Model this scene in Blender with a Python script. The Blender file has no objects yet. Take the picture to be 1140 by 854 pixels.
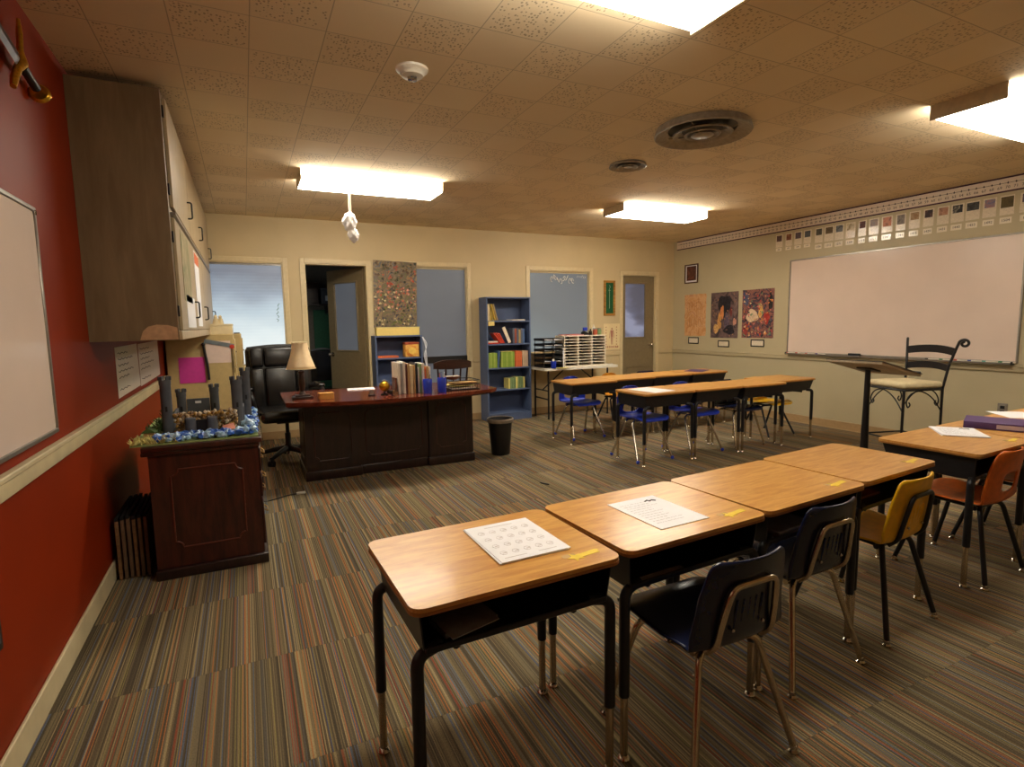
import bpy, bmesh, math, random
from mathutils import Vector, Matrix
PI = math.pi
rnd = random.Random(7)
sc = bpy.context.scene
col = sc.collection

# ------------------------------------------------------------------ room dimensions (metres)
XL, XR, YB, YF, H = -0.722, 6.488, 7.169, -2.6, 2.64

# ------------------------------------------------------------------ mesh helpers
class MB:
    """collects faces of one mesh"""
    def __init__(s): s.v = []; s.f = []; s.sm = []
    def add(s, vs, fs, M=None, smooth=False):
        n = len(s.v)
        for p in vs:
            p = Vector(p)
            s.v.append(M @ p if M is not None else p)
        for f in fs: s.f.append([i + n for i in f]); s.sm.append(smooth)
        return s
    def box(s, x0, x1, y0, y1, z0, z1, M=None):
        vs = [(x, y, z) for z in (z0, z1) for y in (y0, y1) for x in (x0, x1)]
        return s.add(vs, [(0,2,3,1),(4,5,7,6),(0,1,5,4),(2,6,7,3),(0,4,6,2),(1,3,7,5)], M)
    def rbox(s, x0, x1, y0, y1, z0, z1, r=.005, seg=2, M=None, smooth=True):
        bm = bmesh.new()
        bmesh.ops.create_cube(bm, size=1)
        bmesh.ops.scale(bm, vec=(x1-x0, y1-y0, z1-z0), verts=bm.verts)
        bmesh.ops.translate(bm, vec=((x0+x1)/2, (y0+y1)/2, (z0+z1)/2), verts=bm.verts)
        bmesh.ops.bevel(bm, geom=bm.edges[:], offset=min(r, .49*min(x1-x0, y1-y0, z1-z0)), segments=seg, profile=.5, affect='EDGES')
        return s.frombm(bm, M, smooth)
    def frombm(s, bm, M=None, smooth=True):
        bm.verts.index_update()
        s.add([v.co.copy() for v in bm.verts], [[v.index for v in f.verts] for f in bm.faces], M, smooth)
        bm.free(); return s
    def prism(s, pts, z0, z1, M=None, smooth=False):
        n = len(pts)
        vs = [(x, y, z0) for x, y in pts] + [(x, y, z1) for x, y in pts]
        fs = [list(range(n))[::-1], list(range(n, 2*n))] + [(i, (i+1) % n, n+(i+1) % n, n+i) for i in range(n)]
        return s.add(vs, fs, M, smooth)
    def lathe(s, prof, seg=24, M=None, cap=True, smooth=True):
        vs = []; fs = []
        for r, z in prof:
            for k in range(seg):
                a = 2*PI*k/seg; vs.append((r*math.cos(a), r*math.sin(a), z))
        m = len(prof)
        for j in range(m-1):
            for k in range(seg):
                k2 = (k+1) % seg
                fs.append((j*seg+k, j*seg+k2, (j+1)*seg+k2, (j+1)*seg+k))
        if cap:
            fs.append(list(range(seg))[::-1]); fs.append([(m-1)*seg+k for k in range(seg)])
        return s.add(vs, fs, M, smooth)
    def cyl(s, p0, p1, r0, r1=None, seg=14, smooth=True):
        p0 = Vector(p0); p1 = Vector(p1); d = p1-p0
        q = d.to_track_quat('Z', 'Y').to_matrix().to_4x4()
        return s.lathe([(r0, 0), (r0 if r1 is None else r1, d.length)], seg, Matrix.Translation(p0) @ q, True, smooth)
    def tube(s, pts, r, seg=10, closed=False, smooth=True, rz=None):
        pts = [Vector(p) for p in pts]
        n = len(pts); fr = []
        t0 = None; up = None
        for i in range(n):
            if closed: t = pts[(i+1) % n]-pts[i-1]
            else: t = pts[min(i+1, n-1)]-pts[max(i-1, 0)]
            t.normalize()
            if up is None:
                up = Vector((0, 0, 1)) if abs(t.z) < .9 else Vector((0, 1, 0))
            up = (up - t*up.dot(t)); up.normalize()
            fr.append((up.copy(), t.cross(up)))
        vs = []; fs = []
        for i in range(n):
            rr = r[i] if isinstance(r, (list, tuple)) else r
            a, b = fr[i]
            for k in range(seg):
                an = 2*PI*k/seg
                vs.append(pts[i] + a*rr*math.cos(an) + b*(rz if rz else rr)*math.sin(an))
        m = n if closed else n-1
        for i in range(m):
            j = (i+1) % n
            for k in range(seg):
                k2 = (k+1) % seg
                fs.append((i*seg+k, j*seg+k, j*seg+k2, i*seg+k2))
        if not closed:
            fs.append(list(range(seg))); fs.append([(n-1)*seg+k for k in range(seg)][::-1])
        return s.add(vs, fs, None, smooth)
    def ball(s, c, r, seg=12, sz=1.0):
        prof = [(max(1e-4, r*math.sin(PI*k/8)), -r*sz*math.cos(PI*k/8)) for k in range(9)]
        return s.lathe(prof, seg, Matrix.Translation(c))
    def build(s, name, mat, parent=None, label=None):
        me = bpy.data.meshes.new(name)
        me.from_pydata([tuple(v) for v in s.v], [], s.f)
        me.polygons.foreach_set('use_smooth', s.sm)
        me.update()
        bm = bmesh.new(); bm.from_mesh(me); bmesh.ops.recalc_face_normals(bm, faces=bm.faces); bm.to_mesh(me); bm.free()
        o = bpy.data.objects.new(name, me); col.objects.link(o)
        me.materials.append(mat)
        if parent: o.parent = parent
        if label: o['label'] = label
        if any(s.sm) and not all(s.sm) is None:
            try: me.set_sharp_from_angle(angle=math.radians(38))
            except Exception: pass
        return o

def fillet(pts, rad, n=6):
    pts = [Vector(p) for p in pts]; out = [pts[0]]
    for i in range(1, len(pts)-1):
        a, b, c = pts[i-1], pts[i], pts[i+1]
        u = (a-b); v = (c-b); r = min(rad, u.length*.49, v.length*.49)
        p = b+u.normalized()*r; q = b+v.normalized()*r
        for k in range(n+1):
            t = k/n; out.append(p*(1-t)**2 + b*2*t*(1-t) + q*t*t)
    out.append(pts[-1]); return out

def rrect(w, d, r, n=5, cx=0, cy=0):
    out = []
    for sx, sy, a0 in ((1, 1, 0), (-1, 1, PI/2), (-1, -1, PI), (1, -1, 3*PI/2)):
        for k in range(n+1):
            a = a0 + PI/2*k/n
            out.append((cx+sx*(w/2-r)+r*math.cos(a), cy+sy*(d/2-r)+r*math.sin(a)))
    return out

def tag(o, label, cat, group=None):
    o['label'] = label; o['category'] = cat
    if group: o['group'] = group
    return o
def thing(name, label, cat, loc=(0,0,0), rz=0, group=None):
    o = bpy.data.objects.new(name, None); col.objects.link(o)
    o.empty_display_size = .1
    o.location = loc; o.rotation_euler = (0, 0, rz)
    return tag(o, label, cat, group)
def single(name, mb, mat, label, cat, loc=(0,0,0), rz=0, group=None):
    o = mb.build(name, mat); o.location = loc; o.rotation_euler = (0, 0, rz)
    return tag(o, label, cat, group)
def struct(name, mb, mat):
    o = mb.build(name, mat); o['kind'] = 'structure'; return o
def copy_tree(o, parent=None):
    c = o.copy(); col.objects.link(c)
    if parent: c.parent = parent
    for ch in [x for x in o.children]: copy_tree(ch, c)
    return c
def text_mb(txt, size, M, depth=.0006, align='CENTER'):
    cu = bpy.data.curves.new('writing', 'FONT'); cu.body = txt; cu.size = size; cu.align_x = align; cu.align_y = 'CENTER'
    cu.extrude = depth; cu.resolution_u = 2
    o = bpy.data.objects.new('writing', cu); col.objects.link(o)
    dg = bpy.context.evaluated_depsgraph_get(); dg.update()
    me = bpy.data.meshes.new_from_object(o.evaluated_get(dg))
    vs = [v.co.copy() for v in me.vertices]; fs = [list(p.vertices) for p in me.polygons]
    bpy.data.objects.remove(o); bpy.data.meshes.remove(me)
    return vs, fs, M

# frames for flat things on walls: local x right, y up, z out of the wall
def on_right(y, z, off=0.0):   # right wall: viewer's right is -Y, normal -X
    return Matrix.Translation((XR-off, y, z)) @ Matrix(((0,0,-1,0),(-1,0,0,0),(0,1,0,0),(0,0,0,1)))
def on_left(y, z, off=0.0):    # left wall: viewer's right is +Y, normal +X
    return Matrix.Translation((XL+off, y, z)) @ Matrix(((0,0,1,0),(1,0,0,0),(0,1,0,0),(0,0,0,1)))
def on_back(x, z, off=0.0):    # back wall: viewer's right +X, normal -Y
    return Matrix.Translation((x, YB-off, z)) @ Matrix(((1,0,0,0),(0,0,-1,0),(0,1,0,0),(0,0,0,1)))

# ------------------------------------------------------------------ materials
def lin(c):
    return tuple(((x/255)/12.92 if x/255 <= .04045 else ((x/255+.055)/1.055)**2.4) for x in c) + (1,)
class NT:
    def __init__(s, name):
        s.m = bpy.data.materials.new(name); s.m.use_nodes = True
        s.t = s.m.node_tree; s.b = s.t.nodes['Principled BSDF']; s.out = s.t.nodes['Material Output']
    def n(s, typ, **k):
        nd = s.t.nodes.new('ShaderNode'+typ)
        for a, b in k.items():
            if a.startswith('i_'):
                key = a[2:]; nd.inputs[int(key) if key.isdigit() else key.replace('_', ' ')].default_value = b
            else: setattr(nd, a, b)
        return nd
    def l(s, a, b): s.t.links.new(a, b)
    def math(s, op, a, b=None, c=None):
        nd = s.n('Math', operation=op)
        for i, x in enumerate((a, b, c)):
            if x is None: continue
            if hasattr(x, 'is_linked') or hasattr(x, 'links'): s.l(x, nd.inputs[i])
            else: nd.inputs[i].default_value = x
        return nd.outputs[0]
    def mix(s, fac, a, b, blend='MIX'):
        nd = s.n('Mix', data_type='RGBA', blend_type=blend)
        for key, x in ((0, fac), (6, a), (7, b)):
            if hasattr(x, 'links'): s.l(x, nd.inputs[key])
            else: nd.inputs[key].default_value = x
        return nd.outputs[2]
    def ramp(s, fac, stops, interp='LINEAR'):
        nd = s.n('ValToRGB'); cr = nd.color_ramp; cr.interpolation = interp
        while len(cr.elements) < len(stops): cr.elements.new(.5)
        for e, (p, c) in zip(cr.elements, stops): e.position = p; e.color = c
        s.l(fac, nd.inputs[0]); return nd.outputs[0]
    def bump(s, h, strength=.2, dist=.002):
        b = s.n('Bump'); b.inputs['Strength'].default_value = strength; b.inputs['Distance'].default_value = dist
        s.l(h, b.inputs['Height']); s.l(b.outputs[0], s.b.inputs['Normal'])
def plain(name, c, rough=.5, metal=0, var=.06, scale=30, spec=.5, bump=0, coat=0):
    m = NT(name); b = m.b
    b.inputs['Roughness'].default_value = rough; b.inputs['Metallic'].default_value = metal
    b.inputs['Specular IOR Level'].default_value = spec
    if coat: b.inputs['Coat Weight'].default_value = coat; b.inputs['Coat Roughness'].default_value = .15
    tc = m.n('TexCoord'); nz = m.n('TexNoise'); nz.inputs['Scale'].default_value = scale; nz.inputs['Detail'].default_value = 3
    m.l(tc.outputs['Object'], nz.inputs['Vector'])
    c = lin(c)
    d = tuple(max(0, x*(1-var*1.6)) for x in c[:3])+(1,); e = tuple(min(1, x*(1+var*1.6)) for x in c[:3])+(1,)
    m.l(m.ramp(nz.outputs[0], [(.3, d), (.7, e)]), b.inputs['Base Color'])
    if bump: m.bump(nz.outputs[0], bump, .003)
    return m.m
def wood(name, c1, c2, rough=.35, scale=(1, 14, 14), grain=1.0, coat=0, axis_noise=3.0):
    m = NT(name); tc = m.n('TexCoord'); mp = m.n('Mapping'); mp.inputs['Scale'].default_value = scale
    m.l(tc.outputs['Object'], mp.inputs['Vector'])
    n1 = m.n('TexNoise'); n1.inputs['Scale'].default_value = axis_noise; n1.inputs['Detail'].default_value = 6; n1.inputs['Distortion'].default_value = .6
    m.l(mp.outputs[0], n1.inputs['Vector'])
    n2 = m.n('TexNoise'); n2.inputs['Scale'].default_value = axis_noise*7; n2.inputs['Detail'].default_value = 2
    m.l(mp.outputs[0], n2.inputs['Vector'])
    f = m.math('ADD', m.math('MULTIPLY', n1.outputs[0], .75), m.math('MULTIPLY', n2.outputs[0], .25*grain))
    m.l(m.ramp(f, [(.36, lin(c2)), (.62, lin(c1))]), m.b.inputs['Base Color'])
    m.b.inputs['Roughness'].default_value = rough
    if coat: m.b.inputs['Coat Weight'].default_value = coat; m.b.inputs['Coat Roughness'].default_value = .12
    return m.m
def emit(name, c, s):
    m = NT(name); m.b.inputs['Base Color'].default_value = lin(c)
    m.b.inputs['Emission Color'].default_value = lin(c); m.b.inputs['Emission Strength'].default_value = s
    return m.m
def printed(name, paper, ink, kind='lines', sc_=60, amount=.5, rough=.6):
    """paper printed with fine lines of text (object coordinates)"""
    m = NT(name); tc = m.n('TexCoord'); sp = m.n('SeparateXYZ'); m.l(tc.outputs['Object'], sp.inputs[0])
    fr = m.math('FRACT', m.math('MULTIPLY', sp.outputs[1], sc_))
    line = m.math('LESS_THAN', fr, .38)
    nz = m.n('TexNoise'); nz.inputs['Scale'].default_value = sc_*2.2; m.l(tc.outputs['Object'], nz.inputs['Vector'])
    on = m.math('MULTIPLY', line, m.math('GREATER_THAN', nz.outputs[0], .5))
    m.l(m.mix(m.math('MULTIPLY', on, amount), lin(paper), lin(ink)), m.b.inputs['Base Color'])
    m.b.inputs['Roughness'].default_value = rough
    return m.m
def painting(name, cols, scale=6, dist=1.5, seed=0, detail=5, rough=.5):
    m = NT(name); tc = m.n('TexCoord'); mp = m.n('Mapping'); mp.inputs['Location'].default_value = (seed*3.1, seed*1.7, seed)
    m.l(tc.outputs['Object'], mp.inputs['Vector'])
    n1 = m.n('TexNoise'); n1.inputs['Scale'].default_value = scale; n1.inputs['Detail'].default_value = detail; n1.inputs['Distortion'].default_value = dist
    m.l(mp.outputs[0], n1.inputs['Vector'])
    k = len(cols)
    m.l(m.ramp(n1.outputs[0], [(.28+.44*i/(k-1), lin(c)) for i, c in enumerate(cols)]), m.b.inputs['Base Color'])
    m.b.inputs['Roughness'].default_value = rough
    return m.m

M = {}
# --- striped carpet tiles (50 cm, stripes run along the room)
def carpet():
    m = NT('striped_carpet'); g = m.n('NewGeometry'); sp = m.n('SeparateXYZ'); m.l(g.outputs['Position'], sp.inputs[0])
    x, y = sp.outputs[0], sp.outputs[1]
    T = .6435
    cx = m.math('FLOOR', m.math('DIVIDE', x, T))
    off = m.math('ADD', m.math('MULTIPLY', cx, 0.0), .2175)
    cy = m.math('FLOOR', m.math('DIVIDE', m.math('ADD', y, off), T))
    wn = m.n('TexWhiteNoise', noise_dimensions='2D'); cb = m.n('CombineXYZ'); m.l(cx, cb.inputs[0]); m.l(cy, cb.inputs[1]); m.l(cb.outputs[0], wn.inputs['Vector'])
    tile_r = wn.outputs['Value']
    def stripes(freq, add):
        u = m.math('FLOOR', m.math('ADD', m.math('MULTIPLY', x, freq), m.math('MULTIPLY', tile_r, add)))
        w = m.n('TexWhiteNoise', noise_dimensions='1D'); m.l(u, w.inputs['W']); return w.outputs['Value']
    a = stripes(270, 917.); b = stripes(140, 431.)
    base = m.ramp(b, [(0, lin((124,112,88))), (.22, lin((140,124,94))), (.45, lin((160,142,106))), (.62, lin((116,104,82))), (.8, lin((148,136,110))), (.93, lin((130,128,118)))], 'CONSTANT')
    thin = m.ramp(a, [(0, lin((62,56,48))), (.22, lin((128,114,86))), (.44, lin((196,176,128))), (.56, lin((86,78,66))), (.68, lin((212,126,58))), (.75, lin((140,128,96))), (.84, lin((92,118,148))), (.90, lin((158,150,88))), (.94, lin((170,66,44))), (.97, lin((70,90,140)))], 'CONSTANT')
    c = m.mix(.60, base, thin)
    nz = m.n('TexNoise'); nz.inputs['Scale'].default_value = 260; nz.inputs['Detail'].default_value = 2; m.l(g.outputs['Position'], nz.inputs['Vector'])
    c = m.mix(.75, c, m.ramp(nz.outputs[0], [(.3, (.42,.42,.42,1)), (.7, (1,1,1,1))]), 'MULTIPLY')
    # darker seams between tiles
    def seam(v, o=None):
        q = m.math('DIVIDE', m.math('ADD', v, o) if o is not None else v, T)
        f = m.math('ABSOLUTE', m.math('SUBTRACT', m.math('FRACT', q), .5))
        return m.math('GREATER_THAN', f, .494)
    s_ = m.math('MAXIMUM', seam(x), seam(y, off))
    c = m.mix(m.math('MULTIPLY', s_, .10), c, lin((40,36,32)))
    m.l(c, m.b.inputs['Base Color'])
    m.b.inputs['Roughness'].default_value = .95; m.b.inputs['Specular IOR Level'].default_value = .15
    m.bump(m.math('ADD', a, nz.outputs[0]), .35, .003)
    return m.m
M['carpet'] = carpet()
# --- ceiling of foot-square acoustic tiles, plain and perforated in a chequerboard
def ceiling():
    m = NT('acoustic_tiles'); g = m.n('NewGeometry'); sp = m.n('SeparateXYZ'); m.l(g.outputs['Position'], sp.inputs[0])
    T = .3048
    u = m.math('DIVIDE', m.math('SUBTRACT', sp.outputs[0], .405), T); v = m.math('DIVIDE', m.math('SUBTRACT', sp.outputs[1], 2.655), T)
    fu = m.math('FLOOR', u); fv = m.math('FLOOR', v)
    par = m.math('ABSOLUTE', m.math('MODULO', m.math('ADD', fu, fv), 2.0))
    perf = m.math('LESS_THAN', par, .5)
    wn = m.n('TexWhiteNoise', noise_dimensions='2D'); cb = m.n('CombineXYZ'); m.l(fu, cb.inputs[0]); m.l(fv, cb.inputs[1]); m.l(cb.outputs[0], wn.inputs['Vector'])
    vr = m.n('TexVoronoi'); vr.inputs['Scale'].default_value = 1; vr.inputs['Randomness'].default_value = .62
    mp = m.n('Mapping'); mp.inputs['Scale'].default_value = (68, 50, 1); m.l(g.outputs['Position'], mp.inputs['Vector']); m.l(mp.outputs[0], vr.inputs['Vector'])
    hole = m.math('MULTIPLY', m.math('LESS_THAN', vr.outputs['Distance'], .34), perf)
    # margin around the perforated field
    e1 = m.math('LESS_THAN', m.math('ABSOLUTE', m.math('SUBTRACT', m.math('FRACT', u), .5)), .465)
    e2 = m.math('LESS_THAN', m.math('ABSOLUTE', m.math('SUBTRACT', m.math('FRACT', v), .5)), .465)
    hole = m.math('MULTIPLY', hole, m.math('MULTIPLY', e1, e2))
    s1 = m.math('GREATER_THAN', m.math('ABSOLUTE', m.math('SUBTRACT', m.math('FRACT', u), .5)), .4925)
    s2 = m.math('GREATER_THAN', m.math('ABSOLUTE', m.math('SUBTRACT', m.math('FRACT', v), .5)), .4925)
    seam = m.math('MAXIMUM', s1, s2)
    nz = m.n('TexNoise'); nz.inputs['Scale'].default_value = 1.3; nz.inputs['Detail'].default_value = 3; m.l(g.outputs['Position'], nz.inputs['Vector'])
    c = m.ramp(nz.outputs[0], [(.3, lin((234,214,178))), (.7, lin((240,222,188)))])
    c = m.mix(m.math('MULTIPLY', m.math('SUBTRACT', wn.outputs['Value'], .0), .10), c, lin((160,128,92)))
    c = m.mix(m.math('MULTIPLY', perf, .05), c, lin((190,160,110)))
    c = m.mix(m.math('MULTIPLY', seam, .42), c, lin((80,58,36)))
    c = m.mix(m.math('MULTIPLY', hole, .52), c, lin((104,78,48)))
    m.l(c, m.b.inputs['Base Color']); m.b.inputs['Roughness'].default_value = .9; m.b.inputs['Specular IOR Level'].default_value = .2
    m.bump(m.math('SUBTRACT', 1.0, m.math('MAXIMUM', hole, seam)), .4, .003)
    return m.m
M['ceiling'] = ceiling()
M['cream'] = plain('cream_wall_paint', (208,188,146), .55, var=.02, scale=3)
M['cream_right'] = plain('pale_khaki_wall_paint', (194,182,148), .5, var=.02, scale=3)
M['red'] = plain('red_orange_wall_paint', (134,38,0), .5, var=.05, scale=2.5, spec=.22)
M['trim'] = plain('cream_gloss_trim', (218,200,158), .4, var=.03)
M['rail'] = plain('cream_painted_rail', (208,194,156), .45, var=.06, scale=8)
M['basetan'] = plain('tan_vinyl_baseboard', (176,146,104), .5, var=.04)
M['taupe'] = plain('taupe_door_paint', (134,118,88), .45, var=.04)
M['alu'] = plain('brushed_aluminium', (165,160,152), .35, metal=.8, var=.05)
M['chrome'] = plain('chrome', (205,200,190), .16, metal=1, var=.03)
M['dullchrome'] = plain('worn_chrome_tube', (196,182,158), .22, metal=.95, var=.06)
M['blackmetal'] = plain('black_enamelled_metal', (24,24,29), .38, var=.15, spec=.45)
M['blackplastic'] = plain('black_plastic', (20,19,20), .42, var=.12)
M['leather'] = plain('black_leather', (22,20,19), .26, var=.2, scale=60, bump=.12, spec=.6)
M['navy'] = plain('navy_plastic', (17,25,56), .27, var=.08, spec=.55)
M['blue'] = plain('bright_blue_plastic', (30,54,176), .38, var=.06)
M['yellow'] = plain('yellow_plastic', (238,184,20), .38, var=.06)
M['amber'] = plain('amber_plastic', (196,128,20), .4, var=.08)
M['orange'] = plain('orange_plastic', (222,110,34), .36, var=.08)
M['white'] = plain('white_plastic', (226,220,206), .45, var=.02)
M['paper'] = plain('white_paper', (240,240,244), .7, var=.015)
M['oak'] = wood('oak_laminate', (216,164,86), (192,132,62), .34, (2.2, 16, 1), coat=.1)
M['oak_edge'] = plain('oak_edge_band', (156,102,46), .45, var=.08)
M['cherry'] = wood('dark_cherry_veneer', (74,30,20), (38,14,11), .3, (10, 10, 1.4), coat=.25)
M['cherry_top'] = wood('polished_cherry_top', (128,56,34), (84,32,20), .2, (1.6, 12, 12), coat=.5)
M['espresso'] = wood('espresso_veneer', (46,26,22), (26,14,13), .34, (10, 10, 1.4), coat=.2)
M['cabinet'] = wood('taupe_cabinet_veneer', (134,114,84), (118,98,70), .5, (7, 7, .9), grain=.5)
M['cabinet_door'] = wood('cabinet_door_veneer', (190,172,138), (172,152,118), .45, (9, 9, .8), grain=.6)
M['patch'] = plain('bare_patch', (190,150,112), .8, var=.1)
M['filecab'] = plain('tan_steel_cabinet', (196,172,118), .42, var=.03)
M['bookblue'] = plain('slate_blue_paint', (84,100,134), .5, var=.04, scale=10)
M['bookblue_in'] = plain('slate_blue_back_panel', (70,84,118), .55, var=.04, scale=10)
M['whiteboard'] = plain('whiteboard_surface', (230,210,196), .22, var=.015, scale=3, spec=.5)
M['green'] = plain('green_felt', (10,84,46), .7, var=.08)
M['goldwood'] = wood('gilt_oak_frame', (190,138,62), (140,92,34), .35)
M['darkwood'] = wood('dark_brown_wood', (58,30,20), (30,16,12), .3, coat=.3)
M['gold'] = plain('gilded_metal', (206,160,48), .28, metal=.9, var=.12, scale=90, bump=.3)
M['castle'] = plain('grey_card', (84,86,92), .7, var=.08, scale=20)
M['shade'] = plain('cream_lamp_shade', (232,206,166), .8, var=.03)
M['cushion'] = plain('cream_cushion', (214,198,158), .85, var=.05, scale=25, bump=.1)
M['iron'] = plain('wrought_iron', (20,18,22), .42, var=.15)
M['cork'] = plain('kraft_card', (186,146,96), .8, var=.06)
M['purple'] = plain('purple_card', (78,52,110), .45, var=.05)
M['fluor'] = emit('lit_fluorescent_lens', (255,246,228), 27.0)
M['fluor_dim'] = emit('weaker_fluorescent_lens', (255,246,228), 18.0)  # near lights set weaker so the foreground stays darker than the far end
# ================================================================== THE ROOM
wt = .12
m = MB(); m.box(XL-wt, XR+wt, YF-wt, YB+3.2, -.1, 0); fl = struct('floor', m, M['carpet'])
m = MB(); m.box(XL-wt, XR+wt, YF-wt, YB+wt, H, H+.1); struct('ceiling', m, M['ceiling'])
m = MB(); m.box(XL-wt, XL, YF, YB, 0, H); struct('wall_left', m, M['red'])
m = MB(); m.box(XR, XR+wt, YF, YB, 0, H); struct('wall_right', m, M['cream_right'])
m = MB(); m.box(XL-wt, XR+wt, YF-wt, YF, 0, H); struct('wall_near', m, M['cream'])
# back wall with its openings: (x0,x1,z0,z1)
OP = [(-.66, .455, .90, 2.115), (.70, 1.445, 0, 2.118), (1.62, 2.80, .50, 2.128), (3.77, 4.82, .90, 2.12), (5.44, 6.115, 0, 2.09)]
m = MB(); x = XL-wt
for a, b, c, d in OP:
    m.box(x, a, YB, YB+wt, 0, H)
    if c > 0: m.box(a, b, YB, YB+wt, 0, c)
    m.box(a, b, YB, YB+wt, d, H); x = b
m.box(x, XR+wt, YB, YB+wt, 0, H)
struct('wall_back', m, M['cream'])

def casing(i, op, name, w=.055):
    a, b, c, d = op; m = MB(); y0, y1 = YB-.014, YB
    m.rbox(a-w, a, y0, y1, c if c == 0 else c-w, d+w, .003, 1); m.rbox(b, b+w, y0, y1, c if c == 0 else c-w, d+w, .003, 1)
    m.rbox(a, b, y0, y1, d, d+w, .003, 1)
    if c > 0: m.rbox(a, b, y0-.006, y1, c-w, c, .003, 1)
    # lining of the reveal
    t = .012
    m.box(a, a+t, YB, YB+wt, c, d); m.box(b-t, b, YB, YB+wt, c, d); m.box(a+t, b-t, YB, YB+wt, d-t, d)
    if c > 0: m.box(a+t, b-t, YB, YB+wt, c, c+t)
    return m
def winmat(name, kind):
    m = NT(name); tc = m.n('NewGeometry'); sp = m.n('SeparateXYZ'); m.l(tc.outputs['Position'], sp.inputs[0])
    z = sp.outputs[2]
    nz = m.n('TexNoise'); nz.inputs['Detail'].default_value = 3; nz.inputs['Scale'].default_value = 2.4
    mp = m.n('Mapping'); mp.inputs['Scale'].default_value = (.7, 1, 1.6); m.l(tc.outputs['Position'], mp.inputs['Vector']); m.l(mp.outputs[0], nz.inputs['Vector'])
    if kind == 'day':      # frosted pane with a lit view outside: eaves above, bright ground below
        f = m.math('ADD', m.math('DIVIDE', m.math('SUBTRACT', z, .9), 1.22), m.math('MULTIPLY', m.math('SUBTRACT', nz.outputs[0], .5), .30))
        wv = m.math('MULTIPLY', m.math('SINE', m.math('MULTIPLY', z, 170.0)), .012)
        c = m.ramp(m.math('ADD', f, wv), [(.0, lin((236,240,236))), (.3, lin((214,226,228))), (.55, lin((178,196,206))), (.72, lin((136,150,166))), (.88, lin((104,112,126))), (1, lin((120,128,142)))])
        st = .92
    elif kind == 'grey':
        c = m.ramp(nz.outputs[0], [(.3, lin((118,124,136))), (.7, lin((130,136,146)))]); st = .24
    elif kind == 'grey2':
        f = m.math('ADD', m.math('MULTIPLY', m.math('SUBTRACT', 2.1, z), .55), m.math('MULTIPLY', m.math('SUBTRACT', 4.8, sp.outputs[0]), .35))
        c = m.ramp(f, [(.1, lin((122,132,140))), (.6, lin((140,150,154))), (.9, lin((176,190,192)))]); st = .34
    else:
        gr = m.math('ADD', nz.outputs[0], m.math('MULTIPLY', m.math('SINE', m.math('MULTIPLY', m.math('SUBTRACT', z, .85), 3.4)), .12))
        c = m.ramp(gr, [(.42, lin((84,86,112))), (.56, lin((120,124,156))), (.68, lin((184,190,224)))]); st = .40
    m.b.inputs['Base Color'].default_value = lin((96,100,106)); m.b.inputs['Roughness'].default_value = .3
    m.l(c, m.b.inputs['Emission Color']); m.b.inputs['Emission Strength'].default_value = st
    return m.m
M['g_day'] = winmat('frosted_daylit_glass', 'day'); M['g_grey'] = winmat('grey_film_glass', 'grey')
M['g_grey2'] = winmat('pale_grey_film_glass', 'grey2'); M['g_door'] = winmat('rippled_door_glass', 'door')
for i, k, gm in ((0, 1, 'g_day'), (2, 2, 'g_grey'), (3, 3, 'g_grey2')):
    a, b, c, d = OP[i]
    w = casing(i, OP[i], 'window'); wo = struct('window_%d' % k, w, M['trim'])
    g = MB(); g.box(a+.012, b-.012, YB+.055, YB+.065, c+.012, d-.012); g.build('glass_pane', M[gm], wo)
    s_ = MB(); s_.rbox(a+.012, b-.012, YB+.035, YB+.054, d-.034, d-.012, .003, 1); s_.rbox(a+.012, b-.012, YB+.035, YB+.054, c+.012, c+.026, .003, 1)
    s_.build('glazing_bead', M['alu'] if k == 1 else M['trim'], wo)
    if k == 2:
        s_ = MB(); s_.rbox(a+.012, b-.012, YB+.02, YB+.054, .83, .92, .004, 1); s_.build('black_rail', M['blackplastic'], wo)
    if k == 3:   # white marker writing at the top of the film
        for j in range(8):
            ms = MB(); x0 = 4.18+j*.052; z0 = 2.0+.03*math.sin(j*1.7)
            pts = [(x0+.022*math.cos(t*.7+j), YB+.052, z0+.038*math.sin(t*(.7+.05*(j % 3)))) for t in range(8)]
            if j == 0: stroke = MB()
            stroke.tube(pts, .0055, 5)
        for j in range(6): stroke.tube([(4.62+j*.028, YB+.052, 2.03+.01*math.sin(j)), (4.635+j*.028, YB+.052, 2.055+.01*math.cos(j*2))], .003, 5)
        stroke.build('marker_writing', M['white'], wo)
    if k == 1:
        stroke = MB()
        for j in range(5): stroke.tube([(.37+.012*math.sin(j*2), YB+.052, 1.42+j*.045), (.385, YB+.052, 1.44+j*.045), (.36+.01*j, YB+.052, 1.455+j*.045)], .004, 5)
        stroke.build('marker_writing', plain('green_marker', (90,128,96), .6), wo)

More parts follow.
